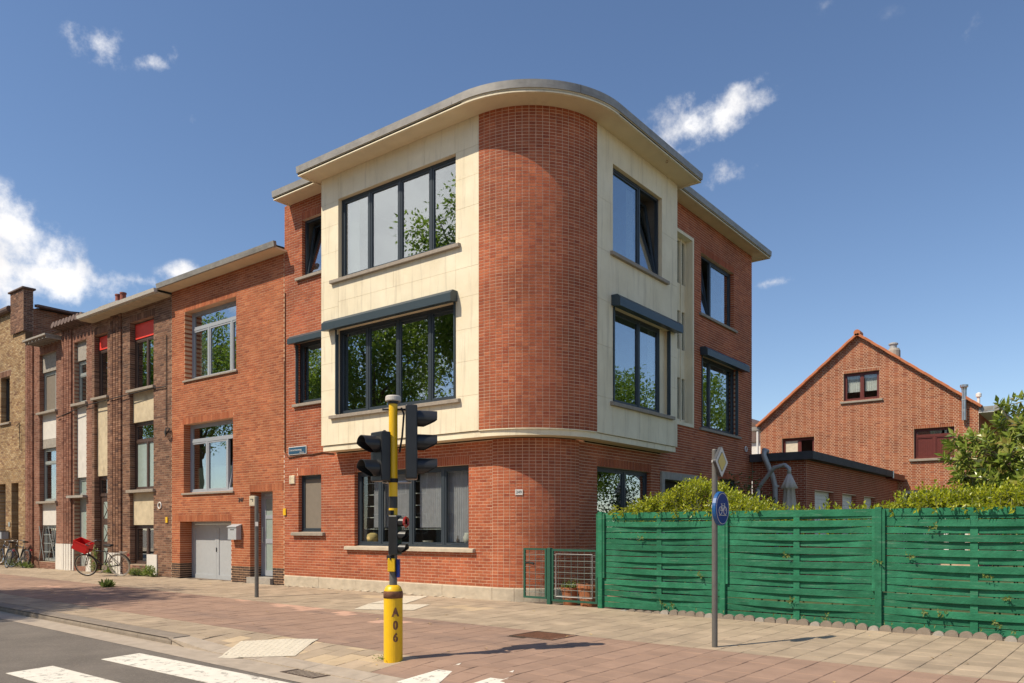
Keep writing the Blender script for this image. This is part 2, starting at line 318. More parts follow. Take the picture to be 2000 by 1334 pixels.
MAT['tile_white'] = mat('tile_white', (.60, .54, .43), .8, var=.08, vscale=5, bump=.2)
MAT['iron'] = mat('cast_iron', (.085, .06, .045), .7, metal=.3, var=.25, vscale=8)
MAT['rust'] = mat('rust', (.17, .075, .04), .9, var=.3, vscale=9)
MAT['ground'] = mat('ground', (.20, .17, .13), 1, var=.2, vscale=.5)
MAT['lawn'] = mat('lawn', (.06, .085, .025), 1, var=.3, vscale=3)
MAT['roof_tile'] = mat('roof_tile', (.46, .15, .06), .75, var=.15, vscale=4, island=.12)
MAT['clay_pot'] = mat('clay_pot', (.26, .07, .045), .7, var=.2)
MAT['roof_dark'] = mat('roof_tile_dark', (.13, .085, .07), .8, var=.2, vscale=4)
MAT['bark'] = mat('bark', (.10, .075, .05), .95, var=.25, vscale=8, bump=.6, bscale=30)
MAT['stem'] = mat('stem', (.12, .13, .04), .8, var=.2)
MAT['crate_red'] = mat('crate_red', (.60, .015, .018), .4, var=.05)
MAT['bike_black'] = mat('bike_black', (.014, .014, .016), .35, coat=.3)
MAT['bike_blue'] = mat('bike_blue', (.03, .045, .08), .35, coat=.4)
MAT['tyre'] = mat('tyre', (.022, .021, .02), .8)
MAT['tyre_pale'] = mat('tyre_pale', (.42, .39, .33), .7)
MAT['parasol'] = mat('parasol_cloth', (.55, .48, .43), .9, var=.1, vscale=10)
MAT['leaf_hedge'] = leaf_mat('leaf_hedge', [(.10, .16, .016), (.28, .34, .02), (.42, .46, .025), (.52, .53, .03), (.20, .28, .02), (.50, .50, .035)], .38, .45, (.58, .62, .03))
MAT['leaf_dark'] = leaf_mat('leaf_dark', [(.022, .05, .012), (.04, .08, .018), (.03, .065, .012)], .4, .25)
MAT['leaf_magnolia'] = leaf_mat('leaf_magnolia', [(.10, .15, .025), (.24, .31, .05), (.17, .24, .035), (.36, .40, .09), (.24, .17, .05)], .28, .3, (.3, .4, .05))
MAT['leaf_tree'] = leaf_mat('leaf_tree', [(.08, .14, .02), (.14, .22, .03), (.20, .29, .04), (.10, .17, .025)], .45, .55, (.35, .52, .05))
MAT['leaf_weed'] = leaf_mat('leaf_weed', [(.09, .14, .03), (.16, .22, .05), (.24, .27, .10), (.12, .17, .03)], .6, .3)
MAT['petal'] = mat('petal', (.8, .76, .62), .6)
MAT['dry_leaf'] = mat('dry_leaf', (.55, .40, .16), .8, var=.2)

# ================================================================== ground
TH = R(-2.5); E1 = (math.cos(TH), math.sin(TH)); E2 = (-math.sin(TH), math.cos(TH)); KO = (-10.0, 5.55)
def sw(x, y): dx, dy = x - KO[0], y - KO[1]; return dx * E1[0] + dy * E1[1], dx * E2[0] + dy * E2[1]
def xy(s, w_): return KO[0] + s * E1[0] + w_ * E2[0], KO[1] + s * E1[1] + w_ * E2[1]
def sstep(t): t = min(1, max(0, t)); return t * t * (3 - 2 * t)
def gsw(s, w_):
    if w_ < 0: return -.2
    b = -.10 + .065 * min(1, w_ / 6.3)
    k = sstep((s + .25) / .5) * max(0, 1 - w_ / .9)
    return b + (-.188 - b) * k
def gz(x, y): return gsw(*sw(x, y))
def sheet(name, mat_, s0, s1, w0, w1, z=None, dz=0, ns=1, nw=1, kind='structure'):
    m = MB(); S = [s0 + (s1 - s0) * i / ns for i in range(ns + 1)]; W = [w0 + (w1 - w0) * i / nw for i in range(nw + 1)]
    for s in S:
        for q in W:
            x, y = xy(s, q); m.v.append((x, y, (gsw(s, q) if z is None else z) + dz))
    for i in range(ns):
        for j in range(nw):
            a = i * (nw + 1) + j; m.f.append((a, a + nw + 1, a + nw + 2, a + 1)); m.m.append(0)
    return m.build(name, mat_, kind=kind)
g = MB(); g.quad((-900, -900, -.32), (900, -900, -.32), (900, 900, -.32), (-900, 900, -.32)); g.build('ground', MAT['ground'], kind='structure')
sheet('road', MAT['asphalt'], -120, 90, -8.6, -.36, z=-.2)
sheet('gutter_strip', MAT['gutter'], -120, 90, -.40, .03, z=-.196)
sheet('far_pavement', MAT['tile_beige'], -120, 90, -14, -8.9, z=-.09)
pav = sheet('pavement', MAT['joint'], -40, 14, .02, 6.9, dz=-.013, ns=216, nw=23)
g = MB(); g.quad((-9, 12.1, -.06), (8, 11.75, -.06), (8, 40, -.06), (-9, 40, -.06)); g.build('garden_ground', MAT['lawn'], kind='structure')
# kerb stones
kerb = thing('kerb', None, None, (-14, 5.7, -.2)); kerb['kind'] = 'structure'
k = MB(); n = 8
prof = [(0, -.15), (0, .045), (.012, .075), (.04, .095), (.27, .101), (.27, -.15)]
k.ring([[(x, p[0], p[1]) for p in prof] for x in (.004, .992)])
kme = k.mesh('kerb_stone', MAT['kerb'])
for i in range(30):
    s = -29.95 + i * .995
    x, y = xy(s, .02); link('kerb_stone', kme, kerb, (x, y, -.2), (0, 0, TH))
for i in range(22):
    s = -.105 + i * .995; m = MB(); q = [(s + .004, .03), (s + .991, .03), (s + .991, .29), (s + .004, .29)]
    top = [(*xy(*p), gsw(*p) + .001) for p in q]; m.hexa([(p[0], p[1], p[2] - .1) for p in top] + top); m.build('kerb_stone', MAT['gutter'], kerb)
# pavers
light_pts = [(-13.9, 9.25), (-12.3, 9.0), (-11.5, 8.9), (-10.3, 8.8), (-8.9, 8.45), (-17.9, 8.2), (-19.2, 8.7), (-21, 8.5)]
light_s = [sw(*p) for p in light_pts]
yel_pts = [(-12.2, 11.2), (-11.5, 11.25), (-9.2, 10.6)]; yel_s = [sw(*p) for p in yel_pts]
T = .30; tiles = []
grate_s = sw(-6.1, 8.6)
for i in range(int(38.5 / T)):
    s0 = -27.5 + i * T
    for j in range(-1, 22):
        w0 = .30 + (j + (.5 if i % 2 else 0)) * T; w1 = w0 + T
        w0 = max(w0, .295); w1 = min(w1, 6.52)
        if w1 - w0 < .05: continue
        segs = [(w0, w1)]
        for cut in (1.02, 3.5):
            segs = [q for a, b in segs for q in (((a, cut), (cut, b)) if a < cut < b else ((a, b),))]
        for a, b in segs:
            if b - a < .03: continue
            sm_, wm = s0 + T / 2, (a + b) / 2
            x, y = xy(sm_, wm)
            if y > 11.97 and x < -8.2: continue
            if abs(sm_ - grate_s[0]) < .38 and abs(wm - grate_s[1]) < .33: continue
            red = 1.02 < wm < 3.5 or (x > -6.35 and wm < 3.5)
            mt = 'tile_red' if red else 'tile_beige'
            if red and any(abs(sm_ - p[0]) < .34 and abs(wm - p[1]) < .16 for p in light_s): mt = 'tile_light'
            if (not red) and any(abs(sm_ - p[0]) < .34 and abs(wm - p[1]) < .17 for p in yel_s): mt = 'tile_yellow'
            if -9.6 < x < -6.4 and wm < 1.02 and rnd.random() < .3: mt = 'tile_yellow'
            tiles.append((s0, s0 + T, a, b, mt, x, y))
def depth(x, y): return -.6115 * x + .7913 * y
def px_of(x, y, z=0):
    d = depth(x, y); return 1000 + 1538 * (.7913 * x + .6115 * y) / d, 1033 - 1538 * (z - CAMZ) / d
def inview(x, y, z=0):
    if depth(x, y) < 1: return False
    p = px_of(x, y, z); return -20 < p[0] < 2020 and -20 < p[1] < 1350
full = [t for t in tiles if inview(t[5], t[6], -.1) and t[3] - t[2] > .28]
full.sort(key=lambda t: depth(t[5], t[6])); near = set(id(t) for t in full[:300])
tile_me = {}
def tile_mesh(mt):
    if mt not in tile_me:
        m = MB(); h = T / 2 - .0035; c = .004
        m.ring([[(-h, -h, -.03), (h, -h, -.03), (h, h, -.03), (-h, h, -.03)], [(-h, -h, -c), (h, -h, -c), (h, h, -c), (-h, h, -c)], [(-h + c, -h + c, 0), (h - c, -h + c, 0), (h - c, h - c, 0), (-h + c, h - c, 0)]], cap=False)
        m.f.append((8, 9, 10, 11)); m.m.append(0); tile_me[mt] = m.mesh('paver', MAT[mt])
    return tile_me[mt]
pool = {}
for t in tiles:
    s0, s1, a, b, mt, x, y = t; j = .0035; dz = rnd.uniform(-.0018, .0018)
    if id(t) in near:
        sm_, wm = (s0 + s1) / 2, (a + b) / 2
        zs = (gsw(s1, wm) - gsw(s0, wm)) / T; zw = (gsw(sm_, b) - gsw(sm_, a)) / T
        o = link('paver', tile_mesh(mt), pav, (x, y, gsw(sm_, wm) + dz), (math.atan(zw) + rnd.uniform(-.004, .004), -math.atan(zs) + rnd.uniform(-.004, .004), TH))
    else:
        m = pool.setdefault(mt, MB())
        P4 = [(s0 + j, a + j), (s1 - j, a + j), (s1 - j, b - j), (s0 + j, b - j)]
        top = [(*xy(*p), gsw(*p) + dz) for p in P4]; bot = [(q[0], q[1], q[2] - .03) for q in top]
        m.hexa(bot + top, skip=(0,))
for mt, m in pool.items(): m.build('paver_field', MAT[mt], pav, kind='stuff')
# ------------------------------------------------------------------ markings
def marking(name, mt, pts, label, cat, z=None, dz=.004, group=None, th=.003):
    m = MB(); P_ = [(x, y, (gz(x, y) if z is None else z) + dz) for x, y in pts]; n = len(P_)
    m.ring([[(p[0], p[1], p[2] - th) for p in P_], P_], cap=True)
    return setp(m.build(name, MAT[mt]), label, cat, group)
def swp(*q): return [xy(s, w_) for s, w_ in q]
Zl = ('nearest the kerb', 'second from the kerb')
for i in range(2):
    y1 = 4.95 - i * 1.06; x0 = -9.72 + i * .12
    marking('zebra_stripe', 'road_paint', [(x0 + .09, y1 - .51), (x0 + 2.9 + .6, y1 - .54), (x0 + 2.9 + .5, y1 - .03), (x0, y1)],
            'white painted zebra crossing stripe on the asphalt, ' + Zl[i], 'road marking', z=-.2, dz=.005, group='zebra crossing stripes')
def tactile(name, pts, label):
    t = thing(name, label, 'paving', (pts[0][0], pts[0][1], gz(*pts[0])))
    P_ = [(x, y, gz(x, y) + .006) for x, y in pts]; A, B_, C_, D = [Vector(p) for p in P_]; n = 10; m = MB()
    for i in range(n + 1):
        for q in range(n + 1): p = A.lerp(B_, i / n).lerp(D.lerp(C_, i / n), q / n); m.v.append((p.x, p.y, gz(p.x, p.y) + .0055))
    for i in range(n):
        for q in range(n): a = i * (n + 1) + q; m.f.append((a, a + n + 1, a + n + 2, a + 1)); m.m.append(0)
    m.build('slab', MAT['tile_white'], t)
    a, b, c, d = [Vector(p) for p in P_]; m = MB(); nu = max(4, int((b - a).length / .075)); nv = max(3, int((d - a).length / .075))
    for i in range(nu):
        for q in range(nv):
            u, v = (i + .5) / nu, (q + .5) / nv
            p = a.lerp(b, u).lerp(d.lerp(c, u), v); p.z = gz(p.x, p.y) + .0055; m.lathe(p, [(.017, -.001), (.011, .005)], 6)
    m.build('studs', MAT['tile_white'], t, kind='stuff')
tactile('tactile_paving', [(-8.62, 5.34), (-7.75, 5.82), (-8.32, 6.62), (-9.22, 6.06)], 'white studded tactile paving patch by the kerb left of the yellow pole')
tactile('tactile_paving', [(-10.70, 9.28), (-9.72, 9.78), (-10.15, 10.65), (-11.22, 10.1)], 'white studded tactile paving patch on the beige pavement before the house')
tactile('tactile_paving', [(-11.25, 10.15), (-10.65, 10.5), (-11.35, 11.85), (-11.85, 11.6)], 'white tactile strip leading from the patch to the house wall')
arrow_lbl = ('white painted triangle on the red path, nearest the yellow pole', 'white painted triangle on the red path, farther from the pole')
for i, dx in enumerate((0, .72)):
    marking('painted_triangle', 'road_paint', [(-5.72 + dx, 5.50 + .02 * i), (-5.20 + dx, 5.50 + .02 * i), (-5.62 + dx, 6.38)], arrow_lbl[i], 'road marking', dz=.0075, group='triangles on the cycle path')
# drain grates
def grate(name, c, hx, hy, rot, label, bars, z, rusty):
    t = thing(name, label, 'drain cover', (c[0], c[1], z), (0, 0, rot), local=True)
    m = MB(); f = .025
    for a in ((-hx, hx, -hy, -hy + f), (-hx, hx, hy - f, hy), (-hx, -hx + f, -hy + f, hy - f), (hx - f, hx, -hy + f, hy - f)): m.box(a[0], a[1], a[2], a[3], -.03, .004)
    m.build('frame', MAT['iron'], t)
    m = MB(); m.box(-hx + .02, hx - .02, -hy + .02, hy - .02, -.05, -.035); m.build('pit', MAT['black_matt'], t)
    m = MB()
    for i in range(bars):
        x = -hx + f + (2 * hx - 2 * f) * (i + .5) / bars; m.box(x - hx * .45 / bars, x + hx * .45 / bars, -hy + f, hy - f, -.03, .002)
    if rusty:
        for i in range(bars):
            y = -hy + f + (2 * hy - 2 * f) * (i + .5) / bars; m.box(-hx + f, hx - f, y - hy * .4 / bars, y + hy * .4 / bars, -.03, .0)
    m.build('bars', MAT['rust' if rusty else 'iron'], t)
grate('manhole_cover', (-6.1, 8.6), .36, .30, TH, 'rusty checkered manhole cover in the red cycle path', 14, gz(-6.1, 8.6), True)
grate('drain_grate', (-6.93, 5.42), .30, .20, TH, 'slotted cast iron road drain at the kerb below the pole', 9, -.196, False)

# ================================================================== wall system
class F1:
    def __init__(s, Y): s.Y = Y
    def __call__(s, u, z, o=0): return (u, s.Y - o, z)
    def rot(s, u): return 0.
class F2:
    def __init__(s, X): s.X = X
    def __call__(s, u, z, o=0): return (s.X + o, u, z)
    def rot(s, u): return math.pi / 2
class Arc:
    def __init__(s, c, r): s.c = c; s.r = r
    def __call__(s, u, z, o=0):
        a = u / s.r; return (s.c[0] + (s.r + o) * math.sin(a), s.c[1] - (s.r + o) * math.cos(a), z)
    def rot(s, u): return u / s.r
def bar(mb, P, ua, ub, za, zb, o0, o1, skip=()):   # o1 = front
    mb.hexa([P(ua, za, o1), P(ub, za, o1), P(ub, za, o0), P(ua, za, o0), P(ua, zb, o1), P(ub, zb, o1), P(ub, zb, o0), P(ua, zb, o0)], skip)
class Bricks:
    """collects bricks of one house; the largest in view become objects, the rest one mesh per material"""
    def __init__(s, house, n=300): s.h = house; s.n = n; s.l = []
    def add(s, *b): s.l.append(b)
    def finish(s, name='brick'):
        cand = []
        for i, (P, ua, ub, za, zb, bk, fr, mt) in enumerate(s.l):
            if bk < -.05 or ub - ua < .11: continue
            p = P((ua + ub) / 2, za, 0)
            if not inview(*p): continue
            a = P.rot((ua + ub) / 2); nrm = Vector((math.sin(a), -math.cos(a))); v = Vector((-p[0], -p[1])); d = v.length
            f = nrm.dot(v) / d
            if f > 0 and (s.ok is None or s.ok(*p)): cand.append((-(f * (ub - ua)) / (d * d), i))
        cand.sort(); pick = set(i for _, i in cand[:s.n]); pool = {}; cache = {}
        for i, (P, ua, ub, za, zb, bk, fr, mt) in enumerate(s.l):
            if i in pick:
                L = round(ub - ua, 3); H = round(zb - za, 4); key = (L, H, mt, round(fr, 3))
                if key not in cache:
                    m = MB(); m.hexa([(-L / 2, -fr, 0), (L / 2, -fr, 0), (L / 2, .02, 0), (-L / 2, .02, 0), (-L / 2, -fr, H), (L / 2, -fr, H), (L / 2, .02, H), (-L / 2, .02, H)], (4,))
                    cache[key] = m.mesh(name, MAT[mt])
                link(name, cache[key], s.h, P((ua + ub) / 2, za, 0), (0, 0, P.rot((ua + ub) / 2)))
            else:
                bar(pool.setdefault(mt, MB()), P, ua, ub, za, zb, bk, fr, (4,))
        for mt, m in pool.items(): m.build('brickwork', MAT[mt], s.h, kind='stuff')
    ok = None
def wall(B, P, u0, u1, z0, z1, ops, mt, mortar, course=.0625, L=.20, jt=.0115, rev=.12, bond='run', front=.004, band=None, du=None, nobrick=(), shift=0., mz0=None):
    """mortar sheet with openings (u0,u1,z0,z1) and bricks in front of it; band: [(z, material)] lower zones; nobrick: rects of other bond"""
    mz0 = z0 if mz0 is None else mz0
    mb = MB(); us = sorted(set([u0, u1] + [q for o in ops for q in o[:2] if u0 < q < u1])); zs = sorted(set([mz0, z1] + [q for o in ops for q in o[2:4] if mz0 < q < z1]))
    if du:
        n = int((u1 - u0) / du) + 1; us = sorted(set(us + [u0 + (u1 - u0) * i / n for i in range(n + 1)]))
    for a, b in zip(us, us[1:]):
        for c, d in zip(zs, zs[1:]):
            um, zm = (a + b) / 2, (c + d) / 2
            if any(o[0] < um < o[1] and o[2] < zm < o[3] for o in ops): continue
            mb.quad(P(a, c), P(b, c), P(b, d), P(a, d))
    for o in ops:
        a, b, c, d = o[:4]; r = o[4] if len(o) > 4 else rev
        if r <= 0: continue
        mb.quad(P(a, c, 0), P(a, d, 0), P(a, d, -r), P(a, c, -r)); mb.quad(P(b, c, 0), P(b, c, -r), P(b, d, -r), P(b, d, 0))
        mb.quad(P(a, d, 0), P(b, d, 0), P(b, d, -r), P(a, d, -r)); mb.quad(P(a, c, 0), P(a, c, -r), P(b, c, -r), P(b, c, 0))
    mb.build('mortar_wall', MAT[mortar], B.h)
    nrow = max(1, round((z1 - z0) / course)); ch = (z1 - z0) / nrow
    for i in range(nrow):
        za, zb = z0 + i * ch + jt / 2, z0 + (i + 1) * ch - jt / 2; zm = (za + zb) / 2; zm_ = zm
        off = 0 if bond == 'stack' else (L / 2 if i % 2 else 0)
        cuts = [(o[0], o[1], (o[4] if len(o) > 4 else rev)) for o in ops if o[2] < zm < o[3]] + [(q[0], q[1], 0) for q in nobrick if q[2] < zm < q[3]]
        free = [(u0, u1, 0, 0)]
        for a, b, r in cuts:
            nf = []
            for fa, fb, ra, rb in free:
                if b <= fa or a >= fb: nf.append((fa, fb, ra, rb)); continue
                if a > fa: nf.append((fa, a, ra, r))
                if b < fb: nf.append((b, fb, r, rb))
            free = nf
        m_ = mt
        if band:
            for zt, bm in band:
                if zm < zt: m_ = bm; break
        for fa, fb, ra, rb in free:
            k0 = math.floor((fa - u0 - off - shift) / L)
            u = u0 + off + shift + k0 * L
            while u < fb - 1e-6:
                a, b = max(u, fa), min(u + L, fb); u += L
                if b - a < .03: continue
                da = 0 if a > fa + 1e-6 else ra; db = 0 if b < fb - 1e-6 else rb; dep = max(da, db)
                j0 = 0 if (da and a <= fa + 1e-6) else jt / 2; j1 = 0 if (db and b >= fb - 1e-6) else jt / 2
                B.add(P, a + j0 - (.004 if da else 0), b - j1 + (.004 if db else 0), za, zb, -dep if dep else -.012, front + rnd.uniform(-.0012, .0012), m_)
def soldiers(B, P, u0, u1, z0, z1, mt, rev=.0, wd=.0625, jt=.010, front=.004):
    n = max(1, round((u1 - u0) / wd)); ww = (u1 - u0) / n
    for i in range(n): B.add(P, u0 + i * ww + jt / 2, u0 + (i + 1) * ww - jt / 2, z0 + .002, z1 - jt / 2, -rev if rev else -.012, front + rnd.uniform(-.0012, .0012), mt)
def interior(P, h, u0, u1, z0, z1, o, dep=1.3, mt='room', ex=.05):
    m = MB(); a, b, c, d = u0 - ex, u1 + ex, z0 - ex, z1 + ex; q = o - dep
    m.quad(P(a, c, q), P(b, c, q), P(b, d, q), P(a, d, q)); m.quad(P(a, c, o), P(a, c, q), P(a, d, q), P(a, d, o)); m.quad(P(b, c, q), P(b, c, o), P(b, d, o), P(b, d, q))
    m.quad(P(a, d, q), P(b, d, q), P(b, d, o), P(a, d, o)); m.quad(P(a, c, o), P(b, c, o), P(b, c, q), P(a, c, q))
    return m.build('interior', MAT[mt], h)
def curtain(P, w_, u0, u1, z0, z1, o, mt='curtain', fold=.07, amp=.022):
    m = MB(); n = max(4, int((u1 - u0) / fold * 4)); us = [u0 + (u1 - u0) * i / n for i in range(n + 1)]
    pts = [[P(u, z, o + amp * math.sin((u - u0) / fold * 2 * math.pi) * (1 if z == z0 else .7)) for u in us] for z in (z0, z1)]
    m.ring(pts, cap=False, closed=False); return m.build('curtain', MAT[mt], w_, smooth=True)
def window(P, h, u0, u1, z0, z1, o, mulls=(), fm='anthracite', gm='glass', fw=.055, sash=.04, trans=(), room='room', dep=1.3, tilt=None, label=None, opaque=None, thick=.07):
    """o = front plane of the frame (negative, behind the wall face). mulls: mullion centres; trans: transom heights; tilt: index of a bottom-hung open light"""
    m = MB(); f = fw; g0 = o - thick
    bar(m, P, u0, u1, z0, z0 + f, g0, o); bar(m, P, u0, u1, z1 - f, z1, g0, o)
    bar(m, P, u0, u0 + f, z0 + f, z1 - f, g0, o); bar(m, P, u1 - f, u1, z0 + f, z1 - f, g0, o)
    us = [u0 + f / 2] + list(mulls) + [u1 - f / 2]; zs = [z0 + f / 2] + list(trans) + [z1 - f / 2]
    for q in mulls: bar(m, P, q - f / 2, q + f / 2, z0 + f, (trans[0] - f / 2) if trans else z1 - f, g0, o - .002)
    for q in trans: bar(m, P, u0 + f, u1 - f, q - f / 2, q + f / 2, g0, o - .003)
    wo_ = m.build('window', MAT[fm], h)
    if label: wo_['label'] = label
    if room: interior(P, h, u0, u1, z0, z1, g0 - .002, dep, room)
    lights = []
    for k in range(len(zs) - 1):
        uu = us if k == 0 else [us[0], us[-1]]
        for i in range(len(uu) - 1):
            lights.append((uu[i] + f / 2, uu[i + 1] - f / 2, zs[k] + f / 2, zs[k + 1] - f / 2))
    for i, (a, b, c, d) in enumerate(lights):
        q = sash; Pm = P
        if tilt is not None and i in tilt:
            ang = R(9)
            def Pm(u, z, oo, c=c, P=P, ang=ang):
                dz, do = z - c, oo - o; return P(u, c + dz * math.cos(ang) + do * math.sin(ang), o + do * math.cos(ang) - dz * math.sin(ang))
        if q:
            m = MB(); s1 = o - .012; s0 = o - thick + .005; e = .003
            bar(m, Pm, a + e, b - e, c + e, c + q, s0, s1); bar(m, Pm, a + e, b - e, d - q, d - e, s0, s1); bar(m, Pm, a + e, a + q, c + q, d - q, s0, s1); bar(m, Pm, b - q, b - e, c + q, d - q, s0, s1)
            m.build('sash', MAT[fm], wo_)
        m = MB(); bar(m, Pm, a + q, b - q, c + q, d - q, o - .045, o - .038); m.build('pane', MAT[opaque[i] if opaque and opaque.get(i) else gm], wo_)
    return wo_
def sill(P, h, u0, u1, zt, th=.08, out=.07, back=-.15, mt='sill'):
    m = MB(); m.hexa([P(u0, zt - th, out), P(u1, zt - th, out), P(u1, zt - th, back), P(u0, zt - th, back), P(u0, zt - .012, out), P(u1, zt - .012, out), P(u1, zt + .01, back), P(u0, zt + .01, back)])
    return bevel(m.build('window_sill', MAT[mt], h), .006)
def shutter(P, h, u0, u1, z0, z1, out=.20, label=None):
    m = MB(); c = .07
    prof = [(.002, z0 + .03), (.002, z1), (out - .07, z1), (out, z1 - c), (out, z0), (out - .05, z0)]
    m.ring([[P(u, z, o) for o, z in prof] for u in (u0, u1)])
    b = m.build('shutter_box', MAT['shutter_box'], h)
    return b
def sweep(path, prof):                              # path: 2-D polyline, outward = right side; prof: (out, z)
    pts = [Vector((p[0], p[1])) for p in path]; rings = []
    for i, p in enumerate(pts):
        ns = []
        for a, b in ((i - 1, i), (i, i + 1)):
            if a < 0 or b >= len(pts): continue
            d = (pts[b] - pts[a]).normalized(); ns.append(Vector((d.y, -d.x)))
        n = sum(ns, Vector((0, 0))); n = n / (n.length_squared) * len(ns) if len(ns) == 2 else ns[0]
        if len(ns) == 2: n = (ns[0] + ns[1]); n = n * (1 / (1 + ns[0].dot(ns[1])))
        rings.append([(p.x + n.x * o, p.y + n.y * o, z) for o, z in prof])
    return rings
def poly(mb, pts, z0, z1): mb.ring([[(x, y, z0) for x, y in pts], [(x, y, z1) for x, y in pts]])

# ================================================================== corner house
XL, Y1, XG, XB, YB = -16.40, 12.0, -8.532, -8.112, 11.58
CC = (-9.757, 13.225); RG, RU = 1.225, 1.645; YE = 22.5; SOF = 9.32; BZ = 3.13; BXL = -14.46; BYE = 16.75
house = thing('corner_house', 'three-storey red brick corner house with rounded corner and cream bay', 'house', (-12, 15, 0))
B = Bricks(house); B.ok = lambda x, y, z: z < 9
p1, p2, pa, pu = F1(Y1), F2(XG), Arc(CC, RG), Arc(CC, RU)
b1, b2 = F1(YB), F2(XB)
z0 = .22; ch = .0625
def S(z, z0=.22, c=.0625): return z0 + round((z - z0) / c) * c
# street wall: big window, small windows, bay hides the rest
gw = (-13.81, -10.37, S(1.0), S(2.64)); sw1 = (-15.85, -14.98, S(1.29), S(2.68)); ul = (-15.71, -14.62, S(7.44), S(8.82)); ll = (-15.95, -14.62, S(4.42), S(5.92))
baycut = (BXL + .02, CC[0], BZ - .02, SOF + .2, 0)
so1 = [(o[0] - .02, o[1] + .02, o[3], o[3] + .19) for o in (gw, sw1, ul)]
wall(B, p1, XL, CC[0], z0, S(SOF) , [gw, sw1, ul, ll, baycut], 'brick_red', 'mortar_light', nobrick=so1, mz0=-.1)
for q in so1: soldiers(B, p1, *q, 'brick_red', rev=.12)
na = 15
wall(B, pa, 0, RG * math.pi / 2, z0, BZ - .01, [], 'brick_red', 'mortar_light', L=RG * math.pi / 2 / na, bond='stack', du=.12, mz0=-.1)
wall(B, pu, 0, RU * math.pi / 2, 3.262, SOF, [], 'brick_red', 'mortar_light', L=RU * math.pi / 2 / 20, bond='stack', du=.12, course=.061)
# side wall
gs = (13.90, 16.25, S(.9), S(2.66)); dr = (16.80, 18.65, z0 - .3, S(2.62)); dk = (20.16, 21.5, S(1.6), S(2.7))
st = (17.05, 18.42, S(4.0), S(8.62)); bu = (18.98, 21.15, S(6.92), S(8.46)); bl = (19.0, 21.42, S(4.0), S(5.86))
cut2 = (CC[1], BYE - .02, BZ - .02, SOF + .2, 0)
so2 = [(o[0] - .02, o[1] + .02, o[3], o[3] + .19) for o in (gs, bu, dk)]
wall(B, p2, CC[1], YE, z0, S(SOF), [gs, dr, dk, st, bu, bl, cut2], 'brick_red', 'mortar_light', nobrick=so2, mz0=-.1)
for q in so2: soldiers(B, p2, *q, 'brick_red', rev=.12)
# closing walls, not seen from the street
m = MB(); m.quad((XL, Y1, -.1), (XL, Y1, SOF), (XL, YE, SOF), (XL, YE, -.1)); m.quad((XL, YE, -.1), (XL, YE, SOF), (XG, YE, SOF), (XG, YE, -.1)); m.build('party_wall', MAT['brick_rough'], house)
# plinth stones
for P, a, b, n in ((p1, XL + .01, CC[0], 5), (pa, 0, RG * math.pi / 2, 4), (p2, CC[1], 16.78, 3), (p2, 18.67, YE, 4)):
    for i in range(n):
        m = MB(); ua, ub = a + (b - a) * i / n + .004, a + (b - a) * (i + 1) / n - .004; k = 6 if P is pa else 1
        m.ring([[P(u, z, o) for z, o in ((-.12, -.02), (-.12, .022), (.195, .022), (.212, .012), (.212, -.02))] for u in [ua + (ub - ua) * j / k for j in range(k + 1)]]); m.build('plinth_stone', MAT['plinth'], house)
m = MB()
for i in range(26):
    x = XL + .3 + i * .23 + rnd.uniform(-.06, .06); s = rnd.uniform(.03, .09); m.obox((x, Y1 - .06, -.05), (s, 0, 0), (0, .05, rnd.uniform(-.01, .01)), (0, 0, rnd.uniform(.012, .03)))
m.build('mortar_rubble', MAT['plinth'], house, kind='stuff')
# bay: cladding panels on a backing wall
def bay_wall(P, u0, u1, ops, panels):
    m = MB(); us = sorted(set([u0, u1] + [q for o in ops for q in o[:2]])); zs = sorted(set([3.255, SOF] + [q for o in ops for q in o[2:4]]))
    for a, b in zip(us, us[1:]):
        for c, d in zip(zs, zs[1:]):
            if any(o[0] < (a + b) / 2 < o[1] and o[2] < (c + d) / 2 < o[3] for o in ops): continue
            bar(m, P, a, b, c, d, -.14, -.010, (4,))
    m.build('bay_backing', MAT['cream_soffit'], house)
    for a, b, c, d in panels:
        m = MB(); g = .0022; bar(m, P, a + g, b - g, c + g, d - g, -.009, rnd.uniform(-.0008, .0008)); m.build('cladding_panel', MAT['cream'], house)
U1 = (-13.87, -10.35, 6.96, 8.75); W1 = (-13.95, -10.35, 3.92, 5.83)
def col(a, b, zz): return [(a, b, c, d) for c, d in zip(zz, zz[1:])]
pan = col(BXL, U1[0], [3.255, 3.9, 4.5, 5.1, 5.72, 6.35, 6.97, 7.6, 8.2, 8.72, SOF]) 
pan = [p if not (p[2] >= 3.9 and p[3] <= 5.73) else (p[0], W1[0], p[2], p[3]) for p in pan]
pan += col(U1[1], CC[0], [3.255, 3.95, 4.62, 5.25, 5.88, 6.45, 7.05, 7.62, 8.2, 8.75, SOF])
pan += [(a, b, 3.255, 3.9) for a, b in zip((U1[0], -12.5, -11.3), (-12.5, -11.3, U1[1]))]
pan += [(U1[0], U1[1], W1[3], 6.45)] + [(a, b, 6.45, 6.96) for a, b in ((U1[0], -12.1), (-12.1, U1[1]))]
pan += [(a, b, 8.75, SOF) for a, b in zip((U1[0], -13.35, -12.85, -12.0, -11.2), (-13.35, -12.85, -12.0, -11.2, U1[1]))] + [(U1[0], U1[1], 3.9, 3.92)]
bay_wall(b1, BXL, CC[0], [U1, W1], pan)
U2 = (13.83, 15.98, 6.95, 8.74); W2 = (13.83, 16.36, 3.93, 5.86)
